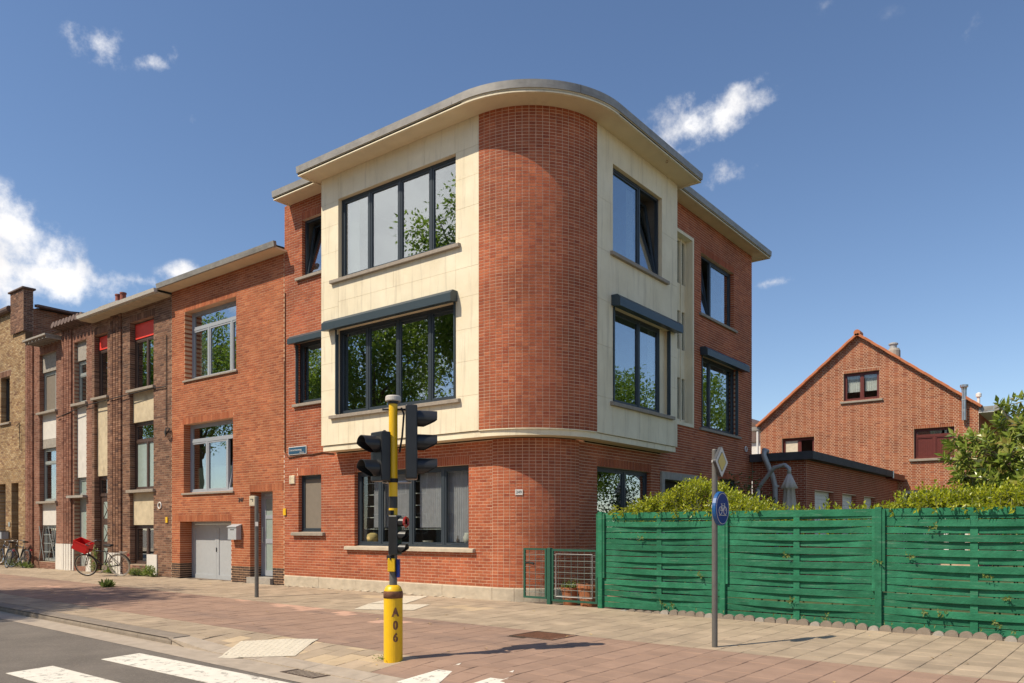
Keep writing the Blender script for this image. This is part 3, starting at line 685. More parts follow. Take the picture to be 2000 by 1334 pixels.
pan = col(CC[1], U2[0], [3.255, 3.98, 5.0, 5.9, 6.9, 7.9, SOF]) + col(U2[1], BYE, [5.86, 6.95, 8.0, SOF]) + col(W2[1], BYE, [3.93, 4.6, 5.3, 5.86]) + [(U2[0], BYE, 3.255, 3.93), (U2[0], U2[1], 5.86, 6.95), (U2[0], 14.9, 8.74, SOF), (14.9, U2[1], 8.74, SOF)]
bay_wall(b2, CC[1], BYE, [U2, W2], pan)
m = MB(); m.quad((BXL, YB, 3.255), (BXL, Y1, 3.255), (BXL, Y1, SOF), (BXL, YB, SOF)); m.quad((XB, BYE, 3.255), (XB, BYE, SOF), (XG, BYE, SOF), (XG, BYE, 3.255)); m.build('bay_end', MAT['cream'], house)
def arc_pts(r, n=24, a0=0, a1=90): return [(CC[0] + r * math.sin(R(a0 + (a1 - a0) * i / n)), CC[1] - r * math.cos(R(a0 + (a1 - a0) * i / n))) for i in range(n + 1)]
# base band and underside of the bay
path = [(BXL + .03, Y1), (BXL + .03, YB + .03)] + arc_pts(RU - .03) + [(XB - .03, BYE - .03), (XG, BYE - .03)]
m = MB(); m.ring(sweep(path, [(0, BZ), (0, 3.245), (-.15, 3.262), (-.15, BZ + .02)])); m.build('base_band', MAT['cream'], house)
m = MB(); pth = [(BXL + .05, Y1 + .02), (BXL + .05, YB + .06)] + arc_pts(RU - .05) + [(XB - .05, BYE - .05), (XG - .02, BYE - .05)] + list(reversed(arc_pts(RG - .02)))
m.quad(*[(x, y, BZ + .008) for x, y in reversed(pth)]); m.build('bay_underside', MAT['cream_soffit'], house)
m = MB(); m.ring(sweep([(CC[0], YB)] + arc_pts(RU)[1:] + [(XB, CC[1] + .001)], [(.004, 3.245), (.004, 3.262), (-.1, 3.262), (-.1, 3.245)])); m.build('band_ledge', MAT['cream'], house)
# roof slabs
def roof(path, inner, name, edge='zinc'):
    outer = path
    m = MB(); poly(m, outer + inner, SOF, SOF + .05); m.build('soffit', MAT['cream_soffit'], house)
    m = MB(); m.ring(sweep(path, [(-.05, SOF - .022), (.0, SOF - .022), (.0, SOF + .03), (-.05, SOF + .03)])); m.build('soffit_lip', MAT['cream'], house)
    m = MB(); m.ring(sweep(path, [(-.06, SOF + .052), (.022, SOF + .045), (.03, SOF + .19), (-.06, SOF + .20)])); m.build('zinc_edge', MAT[edge], house)
    m = MB(); poly(m, outer + inner, SOF + .055, SOF + .17); m.build('roof_deck', MAT['roofing'], house)
OV = .50
roof([(-14.66, 12.3), (-14.66, YB - OV)] + arc_pts(RU + OV, 32) + [(XB + OV, 16.95), (-9.2, 16.95)], [], 'main')
roof([(-16.2, 14), (-16.2, 11.53), (-14.665, 11.53)], [(-14.665, 14)], 'left')
roof([(-8.14, 16.955), (-8.14, 22.95), (-12, 22.95)], [(-12, 16.955)], 'right')
m = MB(); poly(m, [(-16.1, 14.005), (-12.005, 14.005), (-12.005, 22.9), (-16.1, 22.9)], SOF, SOF + .16); m.build('rear_roof', MAT['roofing'], house)
for a in (-6, 62):                                # joints of the zinc edge
    c = arc_pts(RU + OV + .032, 1, a, a + 1)[0]; m = MB(); m.tube([(c[0], c[1], SOF + .05), (c[0], c[1], SOF + .19)], .006, 6); m.build('edge_joint', MAT['dark_grey'], house)
m = MB()                                          # small hook under the right soffit
m.torus((-7.75, 15.5, SOF - .03), (0, 1, 0), .025, .005, 12, 5); m.build('soffit_hook', MAT['rust'], house)
# windows of the bay
wn = window(b1, house, *U1, -.10, mulls=(-12.95, -12.02, -11.11), room='room', dep=1.6, label='four-light top floor bay window mirroring clouds')
curtain(b1, wn, -13.80, -13.42, 7.02, 8.7, -.24, 'curtain')
sill(b1, house, -14.10, -10.22, 6.96, .085, .075, -.10)
wn = window(b1, house, *W1, -.11, mulls=(-13.03, -12.08, -11.15), dep=1.6, label='four-light first floor bay window mirroring trees')
sill(b1, house, -14.12, -10.22, 3.92, .085, .075, -.10)
shutter(b1, house, -14.20, -10.30, 5.80, 6.03, .21)
for u in (W1[0] + .005, W1[1] - .035): m = MB(); bar(m, b1, u, u + .03, 3.935, 5.82, -.05, .03); m.build('shutter_rail', MAT['shutter_box'], house)
wn = window(b2, house, *U2, -.09, mulls=(15.10,), tilt=(1,), dep=1.1)
curtain(b2, wn, 14.75, 15.04, 7.02, 8.6, -.22, 'curtain'); curtain(b2, wn, 15.22, 15.75, 7.02, 8.55, -.42, 'curtain_cream')
sill(b2, house, 13.72, 16.22, 6.95, .085, .075, -.08)
wn = window(b2, house, W2[0], W2[1] - .28, W2[2], W2[3], -.11, mulls=(15.12,), dep=1.1)
curtain(b2, wn, 15.75, 16.0, 4.0, 5.8, -.24, 'curtain')
bar_ = MB(); bar(bar_, b2, W2[1] - .28, W2[1], W2[2], W2[3], -.14, -.125); bar_.build('bay_return', MAT['cream'], house)
sill(b2, house, 13.72, 16.50, 3.93, .085, .075, -.10)
shutter(b2, house, 13.76, 16.62, 5.83, 6.07, .21)
for u in (W2[0] + .005, W2[1] - .035): m = MB(); bar(m, b2, u, u + .03, 3.945, 5.85, -.05, .03); m.build('shutter_rail', MAT['shutter_box'], house)
# street windows
wn = window(p1, house, *gw, -.10, mulls=(-13.07, -12.10, -11.16), gm='glass_soft', dep=1.8, label='wide four-light ground floor window with net curtains', fw=.065)
sill(p1, house, -14.08, -10.20, gw[2], .085, .085, -.10, 'plinth')
for a, b in ((-13.45, -12.2), (-12.0, -11.3), (-11.25, -10.42)): curtain(p1, wn, a, b, gw[2] + (.42 if b < -11.2 else .12), gw[3] - .06, -.27, 'net_curtain', .06, .016)
m = MB()
for i in range(5): bar(m, p1, -13.78, -10.42, 1.35 + i * .26, 1.362 + i * .26, -.30, -.295)
m.build('curtain_rods', MAT['white'], wn)
wn = window(p1, house, *sw1, -.10, opaque={0: 'screen'}, label='small ground floor window with its brown screen down', dep=.6)
sill(p1, house, -16.05, -14.84, sw1[2], .085, .085, -.10)
wn = window(p1, house, *ul, -.09, tilt=(0,), dep=1.2); curtain(p1, wn, -15.3, -14.9, ul[2] + .1, ul[3] - .1, -.45)
sill(p1, house, -15.90, -14.5, ul[2], .08, .075, -.10)
window(p1, house, *ll, -.13, dep=1.2); sill(p1, house, -16.02, -14.5, ll[2], .08, .075, -.12); shutter(p1, house, -16.02, -14.48, 5.84, 6.03, .21)
m = MB(); bar(m, p1, ll[0] + .004, ll[0] + .035, ll[2] + .02, 5.85, -.05, .02); m.build('shutter_rail', MAT['shutter_box'], house)
# side windows
wn = window(p2, house, *gs, -.10, mulls=(15.22,), dep=1.1, gm='glass'); curtain(p2, wn, 15.3, 16.1, gs[2] + .1, gs[3] - .1, -.3, 'screen', .05, .004)
wn = window(p2, house, *bu, -.10, mulls=(19.78,), tilt=(0,), dep=1.1); curtain(p2, wn, 20.9, 21.05, bu[2] + .06, bu[3] - .06, -.24)
sill(p2, house, 18.86, 21.28, bu[2], .08, .07, -.1)
wn = window(p2, house, *bl, -.11, mulls=(19.78,), dep=1.1); curtain(p2, wn, 20.95, 21.2, bl[2] + .06, bl[3] - .06, -.24)
sill(p2, house, 18.86, 21.55, bl[2], .08, .07, -.1); shutter(p2, house, 18.92, 21.8, 5.80, 6.03, .21)
for u in (bl[0] + .005, bl[1] - .035): m = MB(); bar(m, p2, u, u + .03, bl[2] + .02, 5.82, -.05, .03); m.build('shutter_rail', MAT['shutter_box'], house)
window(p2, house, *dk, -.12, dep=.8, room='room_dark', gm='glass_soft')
# stair strip: cream frame, vertical bars, three rows of panes
m = MB(); a, b, c, d = st; f = .07
for q in ((a - f, a + .01, c - f, d + f), (b - .01, b + f, c - f, d + f)): bar(m, p2, *q, -.24, .035)
for q in ((a + .01, b - .01, c - f, c + .01), (a + .01, b - .01, d - .01, d + f)): bar(m, p2, *q, -.24, .035)
ss = m.build('stair_window', MAT['cream'], house, label='tall narrow cream stair window strip')
nu = 5; bw = .05
m = MB(); rows = [(4.10, 5.13), (5.84, 6.80), (7.48, 8.54)]
for i in range(nu + 1):
    u = a + (b - a) * i / nu; bar(m, p2, u - bw / 2 if i else u + .01, u + bw / 2 if i < nu else u - .01, c + .01, d - .01, -.23, -.15)
m.build('bars', MAT['cream'], ss)
for z_a, z_b in ((c + .01, 4.10), (5.13, 5.84), (6.80, 7.48), (8.54, d - .01)): m = MB(); bar(m, p2, a + .012, b - .012, z_a, z_b, -.23, -.17); m.build('infill_panel', MAT['cream'], ss)
for z_a, z_b in rows:
    for i in range(nu):
        u = a + (b - a) * i / nu; m = MB(); bar(m, p2, u + bw / 2, u + (b - a) / nu - bw / 2, z_a, z_b, -.215, -.205); m.build('pane', MAT['glass'], ss)
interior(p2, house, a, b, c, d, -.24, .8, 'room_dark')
# side door with stone surround
m = MB(); a, b, c, d = dr
for q in ((a - .1, a + .06, -.05, d - .06), (b - .06, b + .1, -.05, d - .06), (a - .1, b + .1, d - .06, d + .11)): bar(m, p2, *q, -.25, .05)
m.build('door_surround', MAT['concrete'], house)
m = MB(); bar(m, p2, a + .06, b - .06, -.05, d - .06, -.34, -.28); m.build('side_door', MAT['room_dark'], house)
m = MB(); m.torus((XG + .03, 21.98, 3.65), (1, 0, 0), .075, .014, 20, 6); m.build('vent_ring', MAT['white'], house)
# wall bits
m = MB(); bar(m, p1, -16.17, -15.97, 2.46, 2.67, -.005, .03)
for i in range(6): bar(m, p1, -16.165, -15.975, 2.475 + i * .032, 2.495 + i * .032, .03, .04)
m.build('vent_grille', MAT['cream'], house)
cab = [(-16.36, 7.2), (-16.36, 5.5), (-16.35, 3.25), (-16.2, 3.10), (-15.6, 3.14), (-15.3, 3.13), (-14.9, 3.16), (-14.5, 3.11)]
m = MB(); m.tube([(x, Y1 - .018, z) for x, z in cab], .012, 6); m.tube([(x - .012, Y1 - .03, z + .014) for x, z in cab[1:]], .009, 6); m.build('cable', MAT['rust'], house)
# things on the inner sill of the big window
def pot(name, x, y, z, prof, mt, label, cat):
    m = MB(); m.lathe((x, y, z), prof, 18); return setp(m.build(name, MAT[mt], smooth=True), label, cat)
zs_ = gw[2] + .066
m = MB(); bar(m, p1, gw[0], gw[1], gw[2] - .06, gw[2] + .06, -.42, -.172); m.build('inner_sill', MAT['plinth'], house)
pot('vase', -10.62, 12.26, gw[2] + .06, [(.05, 0), (.09, .08), (.10, .16), (.07, .22), (.075, .25), (.06, .25)], 'cap_white', 'pale round vase in the right corner of the ground floor window', 'vase')
pot('bottle', -10.9, 12.27, gw[2] + .06, [(.035, 0), (.04, .1), (.015, .15), (.015, .19)], 'frame_brown', 'small dark bottle standing beside the pale vase', 'bottle')
pot('bowl', -11.75, 12.26, gw[2] + .06, [(.05, 0), (.11, .06), (.12, .075), (.1, .06)], 'cap_white', 'pale low bowl on the ground floor window sill', 'bowl')
pot('basket', -13.5, 12.27, gw[2] + .06, [(.10, 0), (.14, .12), (.12, .2), (.05, .24)], 'dry_leaf', 'straw basket in the left corner of the ground floor window', 'basket')
pot('jar', -12.7, 12.27, gw[2] + .06, [(.05, 0), (.06, .08), (.045, .12)], 'lens_green', 'green glass jar on the window sill behind the pole', 'jar')
B.finish()

# ================================================================== orange terraced house
h2 = thing('terraced_house', 'two-storey orange brick terraced house with grey garage doors', 'house', (-19, 15, 0))
B = Bricks(h2); zA = -.12
def S2(z): return S(z, zA)
uw = (-21.0, -18.47, S2(5.57), S2(7.5)); mw = (-21.06, -18.62, S2(2.36), S2(4.3)); ga = (-21.26, -18.70, zA, S2(1.56)); fd = (-17.85, -16.88, zA, S2(2.30))
sld = [(uw[0] - .06, uw[1] + .02, uw[3], uw[3] + .19), (mw[0] - .06, mw[1] + .02, mw[3], mw[3] + .19), (-21.68, ga[1] + .03, ga[3], ga[3] + .19), (fd[0] - .04, -16.42, fd[3], fd[3] + .19)]
wall(B, p1, -21.70, XL - .006, zA, S2(8.2), [uw + (.25,), mw + (.22,), ga + (.38,), fd + (.36,)], 'brick_orange', 'mortar_orange', L=.195, nobrick=sld, band=[(.36, 'brick_dark')])
for q in sld: soldiers(B, p1, *q, 'brick_orange', rev=.2)
B.finish()
for wdw, lb, ml, fr in ((uw, 'grey three-light upper window with top light', (-20.15, -19.05), .22), (mw, 'grey three-light lower window with right light tilted open', (-20.2, -19.2), .2)):
    wn = window(p1, h2, *wdw, -fr, mulls=ml, fm='frame_grey', gm='glass', trans=(wdw[3] - .48,), dep=1.2, label=lb, fw=.06, sash=.045, tilt=(2,) if wdw is mw else None)
    if wdw is uw:
        curtain(p1, wn, uw[0] + .12, ml[0] - .05, uw[2] + .1, uw[3] - .55, -.40, 'curtain_cream'); curtain(p1, wn, ml[1] + .1, uw[1] - .1, uw[2] + .1, uw[3] - .55, -.40, 'curtain_cream')
    else:
        m = MB(); bar(m, p1, mw[0] + .12, mw[1] - .6, mw[2] + .1, mw[2] + .72, -.36, -.35); m.build('frosted_film', MAT['glass_frost'], wn)
    sill(p1, h2, wdw[0] - .06, wdw[1] + .06, wdw[2], .06, .05, -.2, 'dark_grey' if False else 'sill')
# garage doors
m = MB(); o = -.36; a, b, c, d = ga
for q in ((a, a + .07, c + .02, d), (b - .07, b, c + .02, d), (a + .07, b - .07, d - .07, d)): bar(m, p1, *q, o - .06, o)
m.build('garage_frame', MAT['frame_grey'], h2)
md = (a + b) / 2
for x0, x1 in ((a + .075, md - .004), (md + .004, b - .075)):
    m = MB(); za, zb = c + .03, d - .075; r = .10
    bar(m, p1, x0, x1, za, za + .16, o - .05, o - .005); bar(m, p1, x0, x1, zb - r, zb, o - .05, o - .005); bar(m, p1, x0, x0 + r, za + .16, zb - r, o - .05, o - .005); bar(m, p1, x1 - r, x1, za + .16, zb - r, o - .05, o - .005)
    dl = m.build('garage_door', MAT['garage_grey'], h2); m = MB(); bar(m, p1, x0 + r, x1 - r, za + .16, zb - r, o - .045, o - .022); m.build('door_panel', MAT['garage_grey'], dl)
m = MB(); m.tube([(md, Y1 - o - .012, .72), (md, Y1 - o - .012, .84)], .012, 8); m.build('handle', MAT['dark_grey'], h2)
m = MB(); bar(m, p1, a - .0, b + .0, zA, c + .03, -.42, .03); m.build('threshold', MAT['concrete'], h2)
# front door
a, b, c, d = fd; o = -.33; c = .12
m = MB()
for q in ((a, a + .07, c, d), (b - .07, b, c, d), (a + .07, b - .07, d - .07, d)): bar(m, p1, *q, o - .06, o)
m.build('door_frame', MAT['frame_grey'], h2)
m = MB(); x0, x1 = a + .075, b - .075; zz = [c + .02, c + .16, .98, 1.10, 1.62, 1.72, d - .18, d - .075]
for za, zb in ((zz[0], zz[1]), (zz[2], zz[3]), (zz[4], zz[5]), (zz[6], zz[7])): bar(m, p1, x0, x1, za, zb, o - .05, o - .008)
for xa, xb in ((x0, x0 + .12), (x1 - .12, x1)):
    for za, zb in ((zz[1], zz[2]), (zz[3], zz[4]), (zz[5], zz[6])): bar(m, p1, xa, xb, za, zb, o - .05, o - .008)
fdr = m.build('front_door', MAT['frame_grey'], h2)
for i, (za, zb) in enumerate(((zz[1], zz[2]), (zz[3], zz[4]), (zz[5], zz[6]))): m = MB(); bar(m, p1, x0 + .12, x1 - .12, za, zb, o - .03, o - .022); m.build('pane', MAT['glass_frost'], fdr)
m = MB(); m.tube([(x0 + .06, Y1 - o - .03, 1.0), (x0 + .06, Y1 - o - .06, 1.02), (x0 + .06, Y1 - o - .06, 1.38), (x0 + .06, Y1 - o - .03, 1.4)], .012, 6); m.build('handle', MAT['steel'], fdr)
m = MB(); bar(m, p1, a - .02, b + .02, zA, .115, -.36, .10); m.build('door_step', MAT['concrete'], h2)
m = MB(); bar(m, p1, a + .02, a + .10, 1.55, 1.78, -.2, -.19); m.build('intercom', MAT['steel'], h2)
# eaves
m = MB(); bar(m, p1, -21.75, -16.30, 8.20, 8.25, -.1, .40); m.build('soffit', MAT['cream_soffit'], h2)
m = MB(); m.ring([[(x, Y1 - q, z) for q, z in ((.38, 8.205), (.44, 8.21), (.46, 8.34), (.38, 8.35), (.36, 8.26))] for x in (-21.75, -16.22)]); m.build('gutter', MAT['zinc'], h2)
m = MB(); m.quad((-21.75, 11.65, 8.34), (-16.42, 11.65, 8.34), (-16.42, 17, 8.5), (-21.75, 17, 8.5)); m.quad((-21.75, 17, 8.5), (-16.42, 17, 8.5), (-16.42, 22, 8.4), (-21.75, 22, 8.4)); m.build('roof', MAT['roofing'], h2)
# things on it
t = thing('letter_box', 'grey metal letter box between garage and front door', 'letter box', (-18.4, 11.9, 1.1))
m = MB(); m.ring([[(x, y, z) for y, z in ((11.98, 1.08), (11.83, 1.08), (11.83, 1.40), (11.98, 1.46))] for x in (-18.60, -18.22)]); m.build('body', MAT['garage_grey'], t)
m = MB(); m.ring([[(x, y, z) for y, z in ((11.985, 1.465), (11.81, 1.40), (11.81, 1.42), (11.985, 1.485))] for x in (-18.62, -18.20)]); m.build('lid', MAT['garage_grey'], t)
m = MB(); m.box(-18.5, -18.32, 11.826, 11.829, 1.33, 1.35); m.build('slot', MAT['dark_grey'], t)
def text(s, size, mt, name, parent=None, loc=(0, 0, 0), rot=None, ext=.002, align='CENTER', off=0.):
    c = bpy.data.curves.new(name, 'FONT'); c.body = s; c.size = size; c.extrude = ext; c.align_x = align; c.align_y = 'CENTER'; c.offset = off
    o = bpy.data.objects.new(name, c); dg = bpy.context.evaluated_depsgraph_get(); C.objects.link(o); dg = bpy.context.evaluated_depsgraph_get()
    me = bpy.data.meshes.new_from_object(o.evaluated_get(dg)); bpy.data.objects.remove(o); me.materials.clear(); me.materials.append(MAT[mt])
    return link(name, me, parent, loc, rot)
o = text('247', .15, 'dark_grey', 'house_number', None, (-18.25, 11.985, 2.12), (R(90), 0, 0), .006); setp(o, 'dark metal house number 247 beside the front door', 'house number')
t = thing('street_name_sign', 'dark blue street name sign with pale border on the brick wall', 'sign', (-15.86, 11.97, 3.18))
m = MB(); m.box(-16.21, -15.51, 11.972, 11.985, 3.17, 3.37); bevel(m.build('border', MAT['sign_white'], t), .012)
m = MB(); m.box(-16.19, -15.53, 11.968, 11.971, 3.19, 3.35); m.build('plate', MAT['street_blue'], t)
text('Liersesteenweg', .075, 'sign_white', 'lettering', t, (-15.92, 11.966, 3.285), (R(90), 0, 0), .001)
text('Mechelen', .045, 'sign_white', 'lettering', t, (-15.68, 11.966, 3.215), (R(90), 0, 0), .001)
t = thing('house_number_plate', 'small white house number plate 249 on the rounded corner', 'house number', (-9.24, 12.08, 2.06))
an = math.atan2(-9.2 - CC[0], 1.1); c_ = (CC[0] + (RG + .012) * math.sin(an), CC[1] - (RG + .012) * math.cos(an))
m = MB(); m.box(-.075, .075, -.006, .004, -.055, .055); pl = m.build('plate', MAT['sign_white'], t, loc=(c_[0], c_[1], 2.07), rot=(0, 0, an))
text('249', .075, 'dark_grey', 'number', pl, (0, -.008, 0), (R(90), 0, 0), .001)
for (x, z), lb in zip(((-16.37, 1.78), (-21.95, 1.62)), ('small yellow gas marker plate at the joint left of the screened window', 'small yellow marker plate on the brown brick house')):
    m = MB(); m.box(x - .055, x + .055, 11.965, 11.99, z - .085, z + .085); setp(bevel(m.build('marker_plate', MAT['yellow']), .008), lb, 'marker plate', 'yellow marker plates')

# ================================================================== brown and pink brick houses
def slot_house(h, B, x0, x1, ztop, slots, ribs, mt, mortar):
    ops = [s['r'] + (.24,) for s in slots]
    nob = []
    for a, b in ribs: nob.append((a, b, .0, ztop))
    wall(B, p1, x0, x1, -.08, ztop, ops, mt, mortar, L=.205, course=.066, nobrick=nob)
    for a, b in ribs:                              # vertical ribs: three narrow proud piers with grooves
        n = 4; ww = (b - a) / n
        for i in range(n):
            ua = a + i * ww; g = .03
            nr = round((ztop - .0) / .066); chh = ztop / nr
            for k in range(nr):
                B.add(p1, ua + g, ua + ww - g * .2, k * chh + .005, (k + 1) * chh - .005, -.012, .055, mt)
    for s in slots:
        a, b, c, d = s['r']
        soldiers(B, p1, a - .05, b + .05, d, d + .2, mt, rev=.2, front=.012)
        for it in s['items']:
            k, za, zb = it[:3]
            if k == 'panel': m = MB(); bar(m, p1, a + .002, b - .002, za, zb, -.24, -.10); m.build('wall_panel', MAT[it[3]], h)
            elif k == 'sill': m = MB(); bar(m, p1, a - .10, b + .10, za, zb, -.2, .09); bevel(m.build('window_sill', MAT['sill'], h), .008)
            elif k == 'canopy': m = MB(); bar(m, p1, a - .25, b + .08, za, zb, -.2, .16); m.build('canopy', MAT['concrete'], h)
            elif k == 'win':
                fm, mu, tr, op = it[3:7]
                window(p1, h, a, b, za, zb, -.16, mulls=mu, trans=tr, fm=fm, gm='glass', fw=.07, sash=.03, dep=.9, room='room_dark', opaque=op)
            elif k == 'blind': m = MB(); bar(m, p1, a + .06, b - .06, za, zb, -.165, -.14); m.build('red_blind', MAT['red_blind'], h)
            elif k == 'door':
                m = MB(); bar(m, p1, a, b, za, zb, -.23, -.19); dd = m.build('front_door', MAT[it[3]], h)
                n = it[4]
                for i in range(n):
                    zc = za + (zb - za) * (i + .6) / (n + .2); hh = (zb - za) / (n + .2) * .36; uw_ = (b - a) * .27; um = (a + b) / 2 + .05
                    m = MB(); bar(m, p1, um - uw_, um + uw_, zc - hh, zc + hh, -.19, -.183); m.build('door_pane', MAT[it[5]], dd)
                    if it[6]:
                        m = MB()
                        for sx in (-1, 1): m.tube([p1(um - uw_ * sx, zc - hh, -.175), p1(um + uw_ * sx, zc + hh, -.175)], .009, 5)
                        m.build('lattice', MAT['frame_brown'], dd)
h3 = thing('brown_brick_house', 'dark brown brick terraced house with ribbed pier and red blinds', 'house', (-24, 15, 0))
B = Bricks(h3)
A_ = (-24.15, -22.72, .28, 7.70); Bs = (-26.50, -25.60, .0, 7.66)
slot_house(h3, B, -26.65, -21.705, 8.12, [
    dict(r=A_, items=[('win', 5.62, 7.68, 'frame_brown', (-23.4,), (7.16,), {}), ('blind', 7.20, 7.66), ('sill', 5.54, 5.62), ('panel', 4.63, 5.54, 'beige_panel'), ('win', 2.55, 4.62, 'frame_brown', (-23.4,), (4.05,), {0: 'glass_frost', 1: 'glass_frost'}), ('sill', 2.46, 2.55), ('panel', 1.48, 2.46, 'beige_panel'), ('win', .28, 1.47, 'frame_brown', (-23.4,), (), {})]),
    dict(r=Bs, items=[('win', 5.62, 7.64, 'frame_brown', (), (7.16,), {}), ('blind', 7.20, 7.62), ('sill', 5.54, 5.62), ('panel', 3.08, 5.54, 'beige_panel'), ('win', 2.42, 3.07, 'frame_brown', (), (), {}), ('door', .02, 2.42, 'frame_brown', 3, 'glass_frost', True)])],
    [(-25.34, -24.63)], 'brick_brown', 'mortar_grey')
B.finish()
for a, b in ((-23.08, -22.5), (-25.60, -25.36)): m = MB(); bar(m, p1, a, b, -.08, .60, -.02, .03); m.build('base_block', MAT['white_panel'], h3)
for i in range(4):
    a = -25.34 + i * .1775; m = MB(); bar(m, p1, a + .028, a + .17, -.08, .60, -.02, .065); m.build('base_block', MAT['white_panel'], h3)
m = MB(); bar(m, p1, -26.60, -21.76, 8.08, 8.14, -.1, .42); m.build('soffit', MAT['beige_panel'], h3)
m = MB(); m.ring([[(x, Y1 - q, z) for q, z in ((.40, 8.10), (.50, 8.12), (.52, 8.22), (.40, 8.24))] for x in (-26.62, -21.76)]); m.build('gutter', MAT['cap_white'], h3)
m = MB(); m.quad((-26.6, 11.6, 8.22), (-21.76, 11.6, 8.22), (-21.76, 22, 8.6), (-26.6, 22, 8.6)); m.build('roof', MAT['roofing'], h3)
m = MB(); m.tube([(-21.95, 11.97, 7.0), (-21.95, 11.965, 4.35)], .012, 6); m.tube([(-29.2, 11.94, 5.2), (-27, 11.92, 5.42), (-25, 11.90, 5.46), (-22.6, 11.95, 5.52), (-21.98, 11.96, 5.5)], .014, 6); m.build('cable', MAT['black_matt'], h3)
m = MB()
for i in range(4): m.torus((-21.85 + .03 * i, 11.9, 4.16 + .02 * i), (.3 * (i - 1.5), -1, .2 * i), .13 - .02 * i, .012, 16, 5)
m.build('cable_coil', MAT['black_matt'], h3)
m = MB(); m.torus((-22.35, 11.98, 2.05), (0, 1, 0), .09, .018, 18, 6); m.build('ring_plate', MAT['white'], h3)
h4 = thing('pink_brick_house', 'pinkish brown brick terraced house with ribbed piers and white panels', 'house', (-29, 15, 0))
B = Bricks(h4)
Cs = (-27.95, -27.06, .10, 7.64); Ds = (-30.72, -29.34, .20, 7.60)
slot_house(h4, B, -31.95, -26.655, 8.18, [
    dict(r=Cs, items=[('panel', 7.02, 7.64, 'concrete'), ('win', 5.58, 7.0, 'frame_grn', (), (6.55,), {}), ('sill', 5.48, 5.57), ('panel', 3.09, 5.48, 'white_panel'), ('win', 2.48, 3.08, 'frame_grn', (), (), {0: 'glass_frost'}), ('canopy', 2.40, 2.48), ('door', .12, 2.40, 'frame_grn', 1, 'glass_frost', False)]),
    dict(r=Ds, items=[('panel', 6.96, 7.60, 'concrete'), ('win', 5.52, 6.95, 'frame_grn', (-29.75,), (), {0: 'screen'}), ('sill', 5.44, 5.52), ('panel', 4.56, 5.44, 'white_panel'), ('panel', 4.24, 4.555, 'concrete'), ('win', 2.34, 4.23, 'frame_grn', (), (3.72,), {}), ('sill', 2.26, 2.34), ('panel', 1.49, 2.26, 'white_panel'), ('win', .22, 1.48, 'frame_grn', (), (), {})])],
    [(-28.83, -28.08), (-31.72, -31.2)], 'brick_pink', 'mortar_grey')
B.finish()
for a, b in ((-29.34, -28.85), (-28.1, -27.96), (-27.05, -26.7)): m = MB(); bar(m, p1, a, b, -.08, .85, -.02, .03); m.build('base_block', MAT['white_panel'], h4)
for i in range(4):
    a = -28.83 + i * .1875; m = MB(); bar(m, p1, a + .028, a + .18, -.08, .85, -.02, .065); m.build('base_block', MAT['white_panel'], h4)
m = MB()                                           # iron grille on the basement window
for u0_, u1_ in ((-30.7, -30.3), (-30.3, -30.7), (-29.95, -29.4), (-29.4, -29.95)): m.tube([p1(u0_, .25, .02), p1(u1_, 1.45, .02)], .014, 6)
for u in (-30.2, -30.08, -29.96, -29.84): m.tube([p1(u, .5, .02), p1(u, 1.2, .02)], .011, 6)
for z in (.55, .85, 1.15): m.tube([p1(-30.3, z, .02), p1(-29.7, z, .02)], .011, 6)
m.build('window_grille', MAT['frame_grn'], h4)
m = MB(); bar(m, p1, -30.75, -28.9, 7.96, 8.02, -.1, .55); m.build('gutter_board', MAT['concrete'], h4)
for i in range(7): m = MB(); u = -30.65 + i * .28; bar(m, p1, u, u + .06, 7.87, 7.955, -.05, .5); m.build('rafter_end', MAT['concrete'], h4)
for i in range(9):
    m = MB(); u = -28.95 + i * .255; m.lathe(p1(u + .125, 8.27, .16), [(.12, -.22), (.12, .18)], 10, axis=(0, -1, .25)); m.build('edge_tile', MAT['roof_dark'], h4)
m = MB(); m.quad((-31.95, 11.9, 8.2), (-26.66, 11.9, 8.2), (-26.66, 22, 8.9), (-31.95, 22, 8.9)); m.build('roof', MAT['roof_dark'], h4)
t = thing('chimney', 'orange brick chimney stack with two clay pots behind the brown house', 'chimney', (-34, 17.5, 8.5)); 
def chim(t, x0, x1, y0, y1, z0_, z1_):
    B = Bricks(t, 60); P1_, P2_ = F1(y0), F2(x1)
    wall(B, P1_, x0, x1, z0_, z1_, [], 'brick_rough', 'mortar_grey', L=.21, course=.068); wall(B, P2_, y0, y1, z0_, z1_, [], 'brick_rough', 'mortar_grey', L=.21, course=.068); B.finish()
    m = MB(); m.box(x0 - .05, x1 + .05, y0 - .05, y1 + .05, z1_, z1_ + .09); m.build('cap', MAT['concrete'], t)
chim(t, -33.05, -31.55, 15.2, 15.8, 8.45, 10.35)
for x in (-32.15, -31.75): m = MB(); m.lathe((x, 15.5, 10.44), [(.12, 0), (.11, .35), (.13, .36), (.13, .42), (.09, .42)], 14); m.build('clay_pot', MAT['clay_pot'], t)
